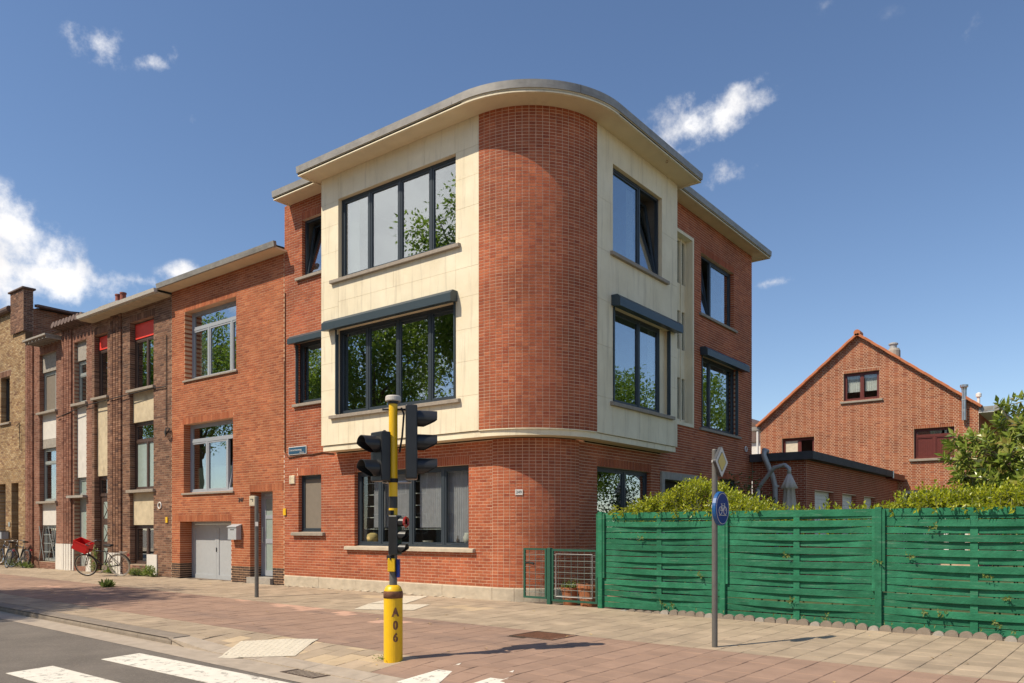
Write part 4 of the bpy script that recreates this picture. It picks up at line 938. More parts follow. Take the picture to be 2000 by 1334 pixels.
# ================================================================== yellow brick house
h5 = thing('yellow_brick_house', 'yellow brick house with a taller brown brick pier at the street edge', 'house', (-34, 15, 0))
B = Bricks(h5, 200)
wy = (-34.22, -33.36, 5.42, 7.18); d1 = (-34.6, -33.76, -.05, 3.1); d2 = (-33.22, -32.55, -.05, 3.1)
pr = (-33.1, -31.96, 8.66, 10.22)
wall(B, p1, -38.5, -31.955, -.08, 9.6, [wy + (.2,), d1 + (.3,), d2 + (.3,)], 'brick_yellow', 'mortar_grey', L=.205, course=.066, nobrick=[pr, (wy[0] - .1, wy[1] + .1, wy[3], wy[3] + .22)])
soldiers(B, p1, wy[0] - .1, wy[1] + .1, wy[3], wy[3] + .22, 'brick_brown', rev=.15)
pp = F1(11.92); wall(B, pp, -33.1, -31.9, 8.66, 10.2, [], 'brick_brown', 'mortar_grey', L=.205, course=.066)
ps = F2(-31.9); wall(B, ps, 11.92, 12.25, 8.66, 10.2, [], 'brick_brown', 'mortar_grey', L=.205, course=.066)
psd = F2(-31.955); wall(B, psd, 12.25, 22, 8.1, 9.55, [], 'brick_rough', 'mortar_grey', L=.21, course=.068)
B.finish()
window(p1, h5, *wy, -.18, mulls=(-33.8,), fm='dark_grey', gm='glass', dep=.8, room='room_dark', fw=.06); sill(p1, h5, wy[0] - .1, wy[1] + .1, wy[2], .08, .08, -.18)
for q, mt in ((d1, 'frame_grn'), (d2, 'dark_grey')): m = MB(); bar(m, p1, q[0], q[1], q[2], q[3], -.34, -.28); dd = m.build('front_door', MAT[mt], h5); m = MB(); bar(m, p1, q[0] + .2, q[1] - .15, 2.0, 2.9, -.28, -.27); m.build('door_pane', MAT['glass_soft'], dd)
m = MB(); m.box(-33.18, -31.82, 11.85, 12.32, 10.2, 10.27); bevel(m.build('pier_cap', MAT['roof_dark'], h5), .02)
for i in range(10):
    x = -38.4 + i * .53; m = MB(); m.lathe((x + .26, 11.9, 9.66), [(.12, -.26), (.12, .26)], 10, axis=(1, 0, 0)); m.build('coping_tile', MAT['roof_dark'], h5)
m = MB(); m.ring([[(-31.93, y, z), (-31.6, y, z - .02), (-31.6, y, z + .05), (-31.93, y, z + .1)] for y, z in ((12.3, 9.6), (22, 9.5))]); m.build('side_coping', MAT['roof_dark'], h5)
m = MB(); m.quad((-38.5, 12, 9.5), (-31.96, 12, 9.5), (-31.96, 22, 9.5), (-38.5, 22, 9.5)); m.quad((-31.98, 12.4, 9.6), (-31.98, 21, 10.6), (-38, 21, 10.6), (-38, 12.4, 9.6)); m.build('roof', MAT['roof_dark'], h5)
for q in ((-33.76, -33.25), (-32.53, -31.97)): m = MB(); bar(m, p1, q[0], q[1], -.08, .62, -.02, .03); m.build('base_block', MAT['plinth'], h5)
m = MB(); bar(m, p1, -33.45, -33.3, 1.45, 1.62, -.005, .03); m.build('door_bell', MAT['steel'], h5)
t = thing('letter_box', 'blue grey letter box on the yellow brick house', 'letter box', (-33.6, 11.9, .95))
m = MB(); m.box(-33.85, -33.4, 11.72, 11.97, .98, 1.26); bevel(m.build('body', MAT['frame_grey'], t), .01); m = MB(); m.box(-33.87, -33.38, 11.70, 11.97, 1.265, 1.29); m.build('lid', MAT['dark_grey'], t)
m = MB(); m.tube([(-32.6, 11.95, 5.2), (-32.35, 11.95, 5.3), (-32.3, 11.95, 4.3)], .013, 6); m.build('cable', MAT['black_matt'], h5)

# ================================================================== low rear annexe
h6 = thing('low_annexe', 'low dark red brick annexe with flat roof behind the corner house', 'building', (-7.7, 27, 0))
B = Bricks(h6); q1, q2 = F1(22.55), F2(-6.98)
aw = [(23.3, 25.2, 1.1, 2.47), (26.15, 27.8, 1.1, 2.47), (28.8, 30.4, 1.1, 2.47)]
wall(B, q1, XG + .005, -6.98, -.05, 3.3, [], 'brick_low', 'mortar_light'); wall(B, q2, 22.55, 33.98, -.05, 3.3, [a + (.18,) for a in aw], 'brick_low', 'mortar_light')
B.finish()
for a in aw:
    m = MB(); n = 12
    for i in range(n): bar(m, q2, a[0] + .03, a[1] - .03, a[2] + (a[3] - a[2]) * i / n, a[2] + (a[3] - a[2]) * (i + 1) / n - .006, -.17, -.14)
    m.build('roller_shutter', MAT['white'], h6)
m = MB(); m.ring(sweep([(XG + .02, 22.28), (-6.72, 22.28), (-6.72, 31.9)], [(0, 3.30), (.0, 3.52), (-.3, 3.53), (-.3, 3.30)])); m.build('roof_edge', MAT['roofing'], h6)
m = MB(); m.quad((XG, 22.3, 3.301), (-6.74, 22.3, 3.301), (-6.74, 31.88, 3.301), (XG, 31.88, 3.301)); m.build('soffit', MAT['cream_soffit'], h6)
m = MB(); m.box(-12, -6.9, 22.6, 34, 3.32, 3.42); m.build('roof', MAT['roofing'], h6)
m = MB(); m.box(-6.98, -6.70, 31.95, 33.9, 3.24, 3.45); m.build('porch_edge', MAT['mahogany'], h6)
m = MB(); m.tube([(-6.71, 31.95, 3.25), (-6.71, 31.95, 3.52)], .03, 8); m.build('downpipe', MAT['steel'], h6)
t = thing('downpipe', 'grey bent downpipe from the annexe roof to the garden', 'pipe', (-7.9, 22.2, 0))
m = MB(); m.tube([(-8.03, 22.35, 3.58), (-8.03, 22.15, 3.6), (-8.03, 22.1, 3.45), (-7.86, 22.35, 2.85), (-7.82, 22.42, 2.6), (-7.78, 22.42, 0)], .075, 12); m.build('pipe', MAT['grey_metal'], t, smooth=True)
m = MB(); m.lathe((-7.8, 22.42, 2.55), [(.09, 0), (.09, .06)], 12); m.lathe((-7.79, 22.42, 1.4), [(.09, 0), (.09, .06)], 12); m.build('bracket', MAT['grey_metal'], t)

# ================================================================== gable house
h7 = thing('gable_house', 'red brick house with steep tiled gable behind the annexe', 'house', (-8.4, 38, 0))
B = Bricks(h7); YH = 34.0; ph = F1(YH); GL, GR, AX, AZ, EL, ER = -12.5, -4.2, -8.46, 9.2, 5.86, 5.92
wu = (-9.03, -7.66, 6.60, 7.74); wl = (-11.56, -10.2, 3.9, 5.25); ws = (-6.40, -5.0, 4.10, 5.27); wg = (-6.8, -4.55, .4, 2.88)
def gtop(u): return EL + (AZ - EL) * (u - GL) / (AX - GL) if u < AX else ER + (AZ - ER) * (GR - u) / (GR - AX)
ops = [wu, wl, ws, wg]; mb = MB()
zc = 5.8
us = sorted(set([GL, GR] + [q for o in ops for q in o[:2]])); zs = sorted(set([-.05, zc] + [q for o in ops for q in o[2:4] if q < zc]))
for a, b in zip(us, us[1:]):
    for c, d in zip(zs, zs[1:]):
        if any(o[0] < (a + b) / 2 < o[1] and o[2] < (c + d) / 2 < o[3] for o in ops): continue
        mb.quad(ph(a, c), ph(b, c), ph(b, d), ph(a, d))
mb.quad(ph(GL, zc), ph(wu[0], zc), ph(wu[0], gtop(wu[0])), ph(GL, EL)); mb.quad(ph(wu[1], zc), ph(GR, zc), ph(GR, ER), ph(wu[1], gtop(wu[1])))
mb.quad(ph(wu[0], zc), ph(wu[1], zc), ph(wu[1], wu[2]), ph(wu[0], wu[2])); mb.quad(ph(wu[0], wu[3]), ph(wu[1], wu[3]), ph(wu[1], gtop(wu[1])), ph(AX, AZ), ph(wu[0], gtop(wu[0])))
for o in ops:
    a, b, c, d = o; r = .15
    mb.quad(ph(a, c), ph(a, d), ph(a, d, -r), ph(a, c, -r)); mb.quad(ph(b, c), ph(b, c, -r), ph(b, d, -r), ph(b, d)); mb.quad(ph(a, d), ph(b, d), ph(b, d, -r), ph(a, d, -r)); mb.quad(ph(a, c), ph(a, c, -r), ph(b, c, -r), ph(b, c))
mb.build('mortar_wall', MAT['mortar_gable'], h7)
row = 0; z = 2.2; chh = .066; L = .215
while z < AZ - .05:
    za, zb = z + .0065, z + chh - .0065; zm = z + chh / 2
    lo = GL if zm < EL else GL + (zm - EL) / (AZ - EL) * (AX - GL); hi = GR if zm < ER else GR - (zm - ER) / (AZ - ER) * (GR - AX)
    free = [(lo, hi)]
    for o in ops:
        if o[2] < zm < o[3] or (o[3] <= zm < o[3] + .12):
            free = [q for fa, fb in free for q in (((fa, o[0]), (o[1], fb)) if fa < o[0] and fb > o[1] else ((fa, fb),))]
    for fa, fb in free:
        # stretcher and header alternating, pale perpends
        u = GL + (L * .75 if row % 2 else 0) - L * 2; k = row
        while u < fb:
            ln = L if k % 2 == 0 else L * .5; a, b = max(u, fa), min(u + ln, fb); u += ln; k += 1
            if b - a > .035: B.add(ph, a + .009, b - .009, za, zb, -.012, .004 + rnd.uniform(-.001, .001), 'brick_gable')
    z += chh; row += 1
for o in ops: soldiers(B, ph, o[0], o[1], o[3], o[3] + .12, 'brick_gable', rev=.1)
B.finish()
wn = window(ph, h7, *wu, -.12, mulls=(-8.34,), fm='mahogany', gm='glass_soft', dep=1, fw=.07)
for a, b in ((-8.93, -8.42), (-8.26, -7.76)): curtain(ph, wn, a, b, 6.98, 7.68, -.26)
sill(ph, h7, -9.14, -7.52, 6.60, .09, .08, -.12)
window(ph, h7, *wl, -.12, mulls=(-10.85,), fm='mahogany', gm='glass_soft', dep=1, fw=.07, opaque={0: 'curtain_cream'}, room='room_dark')
wn = window(ph, h7, *ws, -.12, mulls=(-5.7,), trans=(4.97,), fm='mahogany', gm='glass', dep=.8, fw=.06, opaque={0: 'mahogany', 1: 'mahogany'})
m = MB()
for i in range(15): u = ws[0] + .12 + i * .08; bar(m, ph, u, u + .012, 4.18, 4.88, -.155, -.15)
m.build('shutter_boards', MAT['mahogany'], wn, kind='stuff')
sill(ph, h7, -6.55, -4.85, 4.10, .10, .09, -.12)
window(ph, h7, *wg, -.12, mulls=(-6.0, -5.3), fm='white', gm='glass_soft', dep=1, fw=.08, room='room_dark')
# roof with verge tiles
for sgn, (ex, ez) in ((-1, (GL - .12, EL - .08)), (1, (GR + .1, ER - .08))):
    dv = Vector((ex - AX, 0, ez - AZ)); Lr = dv.length; dv.normalize(); nv = Vector((-dv.z, 0, dv.x)) * (1 if sgn < 0 else -1)
    if nv.z < 0: nv = -nv
    m = MB(); a0 = Vector((AX, YH - .02, AZ + .03)); m.hexa([a0 + dv * 0, a0 + Vector((0, 14, 0)), a0 + dv * Lr + Vector((0, 14, 0)), a0 + dv * Lr, a0 + nv * .06, a0 + nv * .06 + Vector((0, 14, 0)), a0 + dv * Lr + nv * .06 + Vector((0, 14, 0)), a0 + dv * Lr + nv * .06]); m.build('roof', MAT['roof_tile'], h7)
    n = 16
    for i in range(n):
        c0 = Vector((AX, YH - .06, AZ + .075)) + dv * (Lr * (i + .5) / n); hl = Lr / n * .52
        m = MB(); m.obox(c0 + nv * (.008 * (i % 2)), dv * hl, Vector((0, .14, 0)), nv * .05); bevel(m.build('verge_tile', MAT['roof_tile'], h7), .012)
m = MB(); m.lathe((AX, YH - .2, AZ + .12), [(.13, 0), (.13, .5)], 12, axis=(0, 1, 0)); m.build('ridge_tile', MAT['roof_tile'], h7)
m = MB(); m.quad((GR, YH, -.05), (GR, YH + 13, -.05), (GR, YH + 13, ER), (GR, YH, ER)); m.build('side_wall', MAT['brick_gable'], h7)
m = MB(); m.quad((GL, YH, -.05), (GL, YH, EL), (GL, YH + 13, EL), (GL, YH + 13, -.05)); m.build('side_wall', MAT['brick_gable'], h7)
m = MB(); m.box(GR + .0, GR + .62, YH - .06, YH + 12, ER - .22, ER - .18); m.build('eaves_soffit', MAT['white'], h7)
m = MB(); m.box(GR + .5, GR + .66, YH - .08, YH + 12, ER - .22, ER + .02); m.build('gutter', MAT['zinc'], h7)
m = MB(); m.box(GR + .02, GR + .49, YH - .08, YH - .065, ER - .175, ER + .0); m.build('eaves_end', MAT['zinc'], h7)
m = MB(); m.box(GL - .42, GL - .02, YH - .1, YH + 12, EL - .18, EL - .02); m.build('gutter', MAT['zinc'], h7)
m = MB(); m.tube([(GL - .12, YH - .02, EL - .2), (GL - .12, YH - .02, 0)], .05, 10); m.build('downpipe', MAT['white'], h7)
m = MB(); m.lathe((-4.66, YH - .14, 5.45), [(.085, 0), (.085, 1.15), (.09, 1.15), (.10, 1.22), (.14, 1.25), (.14, 1.33), (.10, 1.34)], 14); fl = m.build('flue_pipe', MAT['steel'], h7, smooth=False)
m = MB()
for q in (.35, .75): m.lathe((-4.66, YH - .14, 5.45 + q), [(.095, 0), (.095, .03)], 14)
m.build('flue_band', MAT['grey_metal'], fl)
m = MB(); m.lathe((-4.35, YH + 1.2, 5.9), [(.05, 0), (.05, .55), (.10, .58), (.10, .70), (.04, .74)], 12); m.build('roof_vent', MAT['white'], h7)
t = thing('chimney', 'short stone coloured chimney with cowl behind the gable roof', 'chimney', (-7.9, 38, 8))
m = MB(); m.lathe((-7.95, 38, 7.5), [(.26, 0), (.26, 1.75), (.22, 1.85)], 14); m.build('stack', MAT['concrete'], t)
m = MB(); m.lathe((-7.98, 38, 9.36), [(.15, 0), (.15, .16), (.20, .17), (.20, .22), (.12, .26)], 14); m.build('cowl', MAT['grey_metal'], t)
# pale house glimpsed between the corner house and the gable house
t = thing('pale_house', 'pale rendered house glimpsed between the corner house and the gable house', 'house', (-20, 52, 0))
m = MB(); m.box(-24, -17.5, 52, 60, -.1, 7.2); m.build('wall', MAT['white_panel'], t)
m = MB(); m.ring([[(-24.2, y, 7.2), (-17.3, y, 7.2), (-20.75, y, 9.2)] for y in (51.8, 60.2)]); m.build('roof', MAT['roof_dark'], t)

# ================================================================== fence
FA = R(-2.6); fe1 = Vector((math.cos(FA), math.sin(FA), 0)); fe2 = Vector((-math.sin(FA), math.cos(FA), 0)); FO = Vector((-7.24, 11.95, 0)); FT = 1.64
def fp(u, o, z): p = FO + fe1 * u - fe2 * o; return (p.x, p.y, z)
fence = thing('woven_fence', 'green painted woven wooden slat fence along the pavement', 'fence', (-7.24, 11.95, -.04))
PW = 2.30; posts = [0, PW, 2 * PW, 3 * PW, 4 * PW]
def fbar(m, u0, u1, o0, o1, z0, z1):
    m.hexa([fp(u0, o1, z0), fp(u1, o1, z0), fp(u1, o0, z0), fp(u0, o0, z0), fp(u0, o1, z1), fp(u1, o1, z1), fp(u1, o0, z1), fp(u0, o0, z1)])
for u in posts:
    m = MB(); fbar(m, u - .045, u + .045, -.03, .06, -.2, FT + .02); bevel(m.build('post', MAT['green_wood'], fence), .006)
    for sgn in (-1, 1):
        m = MB(); a, b = sorted((u + sgn * .047, u + sgn * .085)); fbar(m, a, b, .005, .045, .50, FT - .01); m.build('cover_strip', MAT['green_wood'], fence)
rows_ = 16; rh = (FT - .03) / rows_
for pi_ in range(4):
    ua, ub = posts[pi_] + .05, posts[pi_ + 1] - .05; um = (ua + ub) / 2
    m = MB(); fbar(m, um - .045, um + .045, -.006, .006, .0, FT - .02); m.build('batten', MAT['green_wood'], fence)
    for r in range(rows_):
        zb0 = -.01 + r * rh; sag = rnd.uniform(-.006, .006); sl_ = rnd.uniform(-.008, .008); frontish = r % 2 == 0
        if r == 0: frontish = False
        amp = (.027 if frontish else -.018) * rnd.uniform(.75, 1.2); hh = rh * (.98 if frontish else .95); th = .008; n = 14; rings = []
        for i in range(n + 1):
            t = i / n; u = ua + (ub - ua) * t; o = amp * math.sin(math.pi * t) ** 1.2; dz = sl_ * (t - .5) + sag * math.sin(math.pi * t) - (.010 if frontish else -.0) * math.sin(math.pi * t)
            e = .004; rings.append([fp(u, o - th / 2, zb0 + dz), fp(u, o + th / 2 - e, zb0 + dz), fp(u, o + th / 2, zb0 + dz + e), fp(u, o + th / 2, zb0 + hh + dz - .004 - e), fp(u, o + th / 2 - e, zb0 + hh + dz - .004), fp(u, o - th / 2, zb0 + hh + dz - .004)])
        m = MB(); m.ring(rings); m.build('slat', MAT['green_wood'], fence)
    m = MB(); fbar(m, ua, ub, -.045, .012, FT - .035, FT + .012) if False else fbar(m, ua, ub, -.012, .012, FT - .10, FT + .0); m.build('top_rail', MAT['green_wood'], fence)
# scalloped edging in front of the fence
edge = thing('scalloped_edging', 'row of small round-topped concrete edging logs along the fence foot', 'edging', (-6.8, 11.8, -.05))
m = MB(); rr = .078
m.ring([[(x, y, z) for x, z in [(-rr, -.12), (rr, -.12)] + [(rr * math.cos(q), .02 + .062 * math.sin(q)) for q in [math.pi * i / 10 for i in range(11)]]] for y in (-.03, .03)]); lme = m.mesh('edging_log', MAT['kerb'])
m = MB(); rr = .07; m.ring([[(x, y, z) for x, z in [(-rr, -.12), (rr, -.12)] + [(rr * math.cos(q), .005 + .06 * math.sin(q)) for q in [math.pi * i / 10 for i in range(11)]]] for y in (-.03, .03)]); lme2 = m.mesh('edging_log', MAT['concrete'])
u = .55; i = 0
while u < 7.6:
    x, y, _ = fp(u, .155 + rnd.uniform(-.008, .008), 0); sc_ = rnd.uniform(.9, 1.08)
    o = link('edging_log', lme if i % 5 else lme2, edge, (x, y, gz(x, y) + (.0 if u > 1.2 else -.045)), (rnd.uniform(-.06, .06), rnd.uniform(-.05, .05), FA + rnd.uniform(-.06, .06))); o.scale = (sc_, 1, rnd.uniform(.9, 1.1)); u += .158 * sc_ + .004; i += 1

# ================================================================== gate
gate_t = thing('garden_gate', 'green metal gate and side panel with wire mesh beside the rounded corner', 'gate', (-8.35, 11.95, 0))
gy = 11.95; gb = -.02
def gtube(m, p, q, r=.012, n=6): m.tube([p, q], r, n)
m = MB(); m.box(-8.395, -8.315, gy - .04, gy + .04, -.1, 1.01); bevel(m.build('post', MAT['green_metal'], gate_t), .006)
def gpanel(name, x0, x1, z0_, z1_, nx, nz_, mt):
    m = MB(); f = .018
    for a in ((x0, x1, z0_, z0_ + 2 * f), (x0, x1, z1_ - 2 * f, z1_)): m.box(a[0], a[1], gy - f, gy + f, a[2], a[3])
    for a in ((x0, x0 + 2 * f), (x1 - 2 * f, x1)): m.box(a[0], a[1], gy - f, gy + f, z0_ + 2 * f, z1_ - 2 * f)
    fr_ = m.build(name, MAT['green_metal'], gate_t); m = MB()
    for i in range(1, nx): x = x0 + (x1 - x0) * i / nx; gtube(m, (x, gy, z0_ + f), (x, gy, z1_ - f), .0045, 5)
    for i in range(1, nz_): z = z0_ + (z1_ - z0_) * i / nz_; gtube(m, (x0 + f, gy - .005, z), (x1 - f, gy - .005, z), .0045, 5)
    m.build('wire_mesh', MAT[mt], fr_)
gpanel('side_panel', -8.95, -8.42, .06, 1.0, 4, 8, 'wire'); gpanel('gate_leaf', -8.30, -7.32, .03, .99, 7, 9, 'wire')
m = MB(); z0_, z1_ = .12, .90
m.tube([(-8.20, gy - .022, z0_), (-8.20, gy - .022, z1_), (-7.42, gy - .022, z1_), (-7.42, gy - .022, z0_), (-8.20, gy - .022, z0_)], .008, 6); m.build('inner_loop', MAT['grey_metal'], gate_t)
m = MB(); m.tube([(-8.9, gy, .72), (-8.78, gy - .05, .73), (-8.68, gy - .05, .71)], .022, 8); m.build('handle', MAT['black_matt'], gate_t)

# ================================================================== foliage helpers
def leaf(m, p, d, n, L, W):
    d = d.normalized(); sd = d.cross(n)
    if sd.length < 1e-4: sd = d.orthogonal()
    sd.normalize(); up = sd.cross(d)
    b = len(m.v); a1 = p + d * L * .45 + up * L * .05; tip = p + d * L - up * L * .06
    m.v += [tuple(p), tuple(a1 + sd * W), tuple(tip), tuple(a1 - sd * W)]; m.f.append((b, b + 1, b + 2, b + 3)); m.m.append(m.mi)
def rv(r=rnd):
    while True:
        v = Vector((r.uniform(-1, 1), r.uniform(-1, 1), r.uniform(-1, 1)))
        if .05 < v.length < 1: return v
def shoot(m, ms, base, tip, nl, L, W, r=rnd):
    ax = (tip - base); ln = ax.length; ax.normalize(); u = ax.orthogonal().normalized(); v = ax.cross(u)
    if ms is not None: ms.tube([base, tip], [.006, .002], 4, cap=False)
    for i in range(nl):
        t = (i + .6) / nl; a = i * 2.4 + r.uniform(-.4, .4); rad = u * math.cos(a) + v * math.sin(a)
        d = rad * (1.05 - .45 * t) + ax * (.35 + .7 * t) + rv(r) * .25
        leaf(m, base + ax * ln * t, d, ax, L * r.uniform(.75, 1.15) * (1 - .25 * t), W * r.uniform(.8, 1.1))
def cluster_tree(name, label, cat, base, trunk_h, crown_c, crown_r, nclus, per, L, W, mt, seed, trunk_r=.16, group=None, spread=.34, hollow=.55, limbs=9):
    r = random.Random(seed); t = thing(name, label, cat, base, group=group); b = Vector(base); cc = Vector(crown_c)
    m = MB(); top = Vector((cc.x, cc.y, cc.z + crown_r[2] * .25)); mid = b.lerp(top, .5) + Vector((r.uniform(-.2, .2), r.uniform(-.2, .2), 0))
    m.tube([b - Vector((0, 0, .1)), b + Vector((0, 0, trunk_h * .3)), mid, top], [trunk_r * 1.25, trunk_r, trunk_r * .7, trunk_r * .25], 9)
    for i in range(limbs):
        a = i * 2.399 + r.uniform(-.3, .3); st_ = b.lerp(top, r.uniform(.45, .85)); e = cc + Vector((math.cos(a) * crown_r[0] * .75, math.sin(a) * crown_r[1] * .75, crown_r[2] * r.uniform(-.5, .6)))
        m.tube([st_, st_.lerp(e, .5) + Vector((0, 0, .1 * crown_r[2])), e], [trunk_r * .4, trunk_r * .25, trunk_r * .08], 6)
    m.build('trunk', MAT['bark'], t, smooth=True)
    m = MB()
    for i in range(nclus):
        v = rv(r); v = v.normalized() * (hollow + (1 - hollow) * r.random() ** .6) * r.uniform(.82, 1.12); c = cc + Vector((v.x * crown_r[0], v.y * crown_r[1], v.z * crown_r[2])); q = r.uniform(.6, 1.2) * spread
        for k in range(per):
            w_ = rv(r); p = c + w_ * q; d = (w_.normalized() * .7 + rv(r) + Vector((0, 0, -.15))); leaf(m, p, d, rv(r) + Vector((0, 0, 1)), L * r.uniform(.7, 1.2), W * r.uniform(.8, 1.2))
    m.build('crown', MAT[mt], t); return t
# hedge behind the fence: heights along the fence
def hedge(name, label, prof, o0, o1, n, L, W, mt, seed, dens_low=.0, overhang=.0):
    r = random.Random(seed); t = thing(name, label, 'hedge', fp((prof[0][0] + prof[-1][0]) / 2, o0, -.06)); m = MB(); ms = MB()
    us_ = [p[0] for p in prof]
    def ht(u):
        for (a, ha), (b, hb) in zip(prof, prof[1:]):
            if a <= u <= b: return ha + (hb - ha) * (u - a) / (b - a)
        return 0
    for i in range(n):
        u = r.uniform(us_[0], us_[-1]); o = r.uniform(o1, o0); H = ht(u) * (1 - .10 * abs((o - o0) / (o1 - o0 + 1e-6)) * 0) 
        H = H + (r.random() ** 3) * .12 - .10 * r.random()
        z1_ = 1.35 + (H - 1.35) * (1 - r.random() ** 2.2 * .85) if r.random() > .2 else H
        ln = r.uniform(.14, .30); base = Vector(fp(u, o, z1_ - ln)); tip = Vector(fp(u + r.uniform(-.07, .07), o + r.uniform(-.05, .09), z1_))
        shoot(m, ms, base, tip, r.randint(7, 11), L, W, r)
    if overhang:
        for i in range(int(n * overhang)):
            u = r.uniform(us_[0], us_[-1]); z = FT + .02 + r.uniform(-.02, .1); base = Vector(fp(u, -.05, z + .02)); shoot(m, ms, base, Vector(fp(u + r.uniform(-.06, .06), .07 + r.uniform(0, .06), z - r.uniform(-.02, .10))), 6, L, W, r)
    for i in range(int((us_[-1] - us_[0]) * 5)):
        u = r.uniform(us_[0], us_[-1]); o = r.uniform(o1, o0); ms.tube([fp(u, o, -.06), fp(u + r.uniform(-.1, .1), o, max(1.2, ht(u) - .15))], [.015, .006], 5)
    m.build('foliage', MAT[mt], t); ms.build('stems', MAT['stem'], t)
    return t
hedge('hedge', 'bright yellow green mounded hedge rising behind the left fence panels', [(.22, 1.70), (.5, 1.80), (.85, 1.90), (1.15, 1.95), (1.45, 2.14), (1.7, 2.20), (2.0, 2.13), (2.3, 1.94), (2.6, 1.82), (2.95, 1.70)], -.12, -.75, 820, .085, .017, 'leaf_hedge', 3, overhang=.06)
hedge('hedge', 'low sparse hedge shoots above the middle of the fence near the parasol', [(2.95, 1.68), (3.35, 1.70), (3.7, 1.72), (4.0, 1.75), (4.3, 1.70), (4.6, 1.74), (4.8, 1.80)], -.12, -.5, 110, .10, .02, 'leaf_hedge', 5)
hedge('hedge', 'bright green clipped hedge above the right fence panel', [(4.75, 1.80), (5.0, 1.90), (5.4, 1.92), (6.2, 1.93), (7.0, 1.92), (8.5, 1.92)], -.1, -.7, 900, .085, .017, 'leaf_hedge', 11, overhang=.10)
r_ = random.Random(21)                             # sprigs poking through the slats
ft = thing('fence_sprigs', 'small green sprigs pushing through gaps between the fence slats', 'plant', (-4, 11.8, 0)); m = MB()
for u, z in ((.85, 1.2), (1.9, .62), (1.25, .12), (1.45, .13), (3.3, .95), (3.4, .3), (5.3, 1.38), (5.9, .75), (6.1, .48), (5.2, .25), (5.4, .22), (6.0, .16), (5.0, .98), (4.6, .9), (3.9, .08), (6.4, .42)):
    for k in range(3): shoot(m, None, Vector(fp(u + r_.uniform(-.03, .03), .02, z)), Vector(fp(u + r_.uniform(-.07, .07), .10, z + r_.uniform(-.05, .07))), 5, .055, .012, r_)
for u in [r_.uniform(1.0, 7.2) for _ in range(26)]: shoot(m, None, Vector(fp(u, .10, -.04)), Vector(fp(u + .04, .12, .08)), 5, .07, .008, r_)
m.build('sprigs', MAT['leaf_weed'], ft)
cluster_tree('dark_shrub', 'dark green rounded shrub behind the hedge beside the downpipe', 'shrub', (-7.05, 18.0, -.06), .5, (-7.05, 18.0, 1.5), (.75, .6, .95), 60, 40, .09, .022, 'leaf_dark', 5, .05)
cluster_tree('magnolia_tree', 'glossy leaved magnolia tree with one pale flower at the right edge', 'tree', (-.55, 16.2, -.06), 1.2, (-.55, 16.2, 2.45), (1.6, 1.4, 1.1), 1, 1, .12, .03, 'leaf_magnolia', 9, .09, spread=.26, hollow=.35, limbs=16)
m = MB(); ms = MB(); rr = random.Random(31); mg = bpy.data.objects['magnolia_tree']
for i in range(1300):
    v = rv(rr); v = v.normalized() * (.45 + .55 * rr.random() ** .5) * (1 + .13 * math.sin(v.x * 9 + v.z * 7)); p = Vector((-.55 + v.x * 1.9, 16.2 + v.y * 1.5, 2.38 + v.z * 1.22)); ax = (v.normalized() + Vector((0, 0, .55)) + rv(rr) * .5).normalized()
    u_ = ax.orthogonal().normalized(); w_ = ax.cross(u_); ms.tube([p - ax * .22, p], [.008, .005], 4, cap=False)
    for k in range(9):
        a = k * 2.4 + rr.uniform(-.3, .3); d = (u_ * math.cos(a) + w_ * math.sin(a)) * (1 - .05 * k) + ax * (.15 + .09 * k); leaf(m, p + ax * .012 * k, d, ax, rr.uniform(.12, .19), rr.uniform(.028, .042))
m.build('foliage', MAT['leaf_magnolia'], mg); ms.build('twigs', MAT['bark'], mg)
mg = bpy.data.objects['magnolia_tree']; m = MB()
for i in range(9): leaf(m, Vector((-1.85, 14.95, 2.45)), Vector((math.cos(i * .7), math.sin(i * .7), .6)), Vector((0, 0, 1)), .12, .045)
m.build('flower', MAT['petal'], mg)
# trees outside the frame, mirrored in the windows and shading the pavement
tl = ('the tallest, mirrored in the upper bay window', 'mirrored in the first floor bay window', 'third from the far left end', 'nearest the photographer', 'second row behind the tallest', 'second row, low and round', 'second from the far left end', 'at the far left end')
for i, (x, y, cz, rr_, rz_, sd) in enumerate(((-23.2, -4.0, 12.2, 3.5, 4.8, 1), (-30.5, -4.3, 9.6, 3.7, 4.2, 2), (-39, -4.2, 9.5, 3.8, 4.2, 5), (-6, -9.5, 7.5, 3.4, 3.6, 8), (-22.5, -13, 8.2, 3.8, 4.0, 4), (-14.5, -10.5, 6.0, 3.2, 3.0, 3), (-48, -4.2, 11, 3.8, 4.6, 14), (-57, -4.2, 12, 4, 5, 15))):
    cluster_tree('street_tree', 'broad leafy street tree across the road, ' + tl[i], 'tree', (x, y, -.1), 3, (x, y, cz), (rr_, rr_, rz_), 260, 90, .21, .058, 'leaf_tree', sd, .24, group='trees across the road', spread=.75, hollow=.35)
for i, (x, y, cz, rr_, rz_, sd) in enumerate(((2.2, 42.5, 6.6, 3.2, 4.2, 6), (7.5, 40, 7.0, 3.6, 4.6, 7), (8.5, 31, 5.2, 3.0, 3.6, 12))):
    cluster_tree('garden_tree', 'leafy tree beyond the right edge, mirrored in the side windows, ' + ('left of three', 'middle of three', 'right of three')[i], 'tree', (x, y, -.06), 2.5, (x, y, cz), (rr_, rr_, rz_), 240, 80, .20, .056, 'leaf_tree', sd, .18, group='garden trees beyond the fence', spread=.7, hollow=.35)
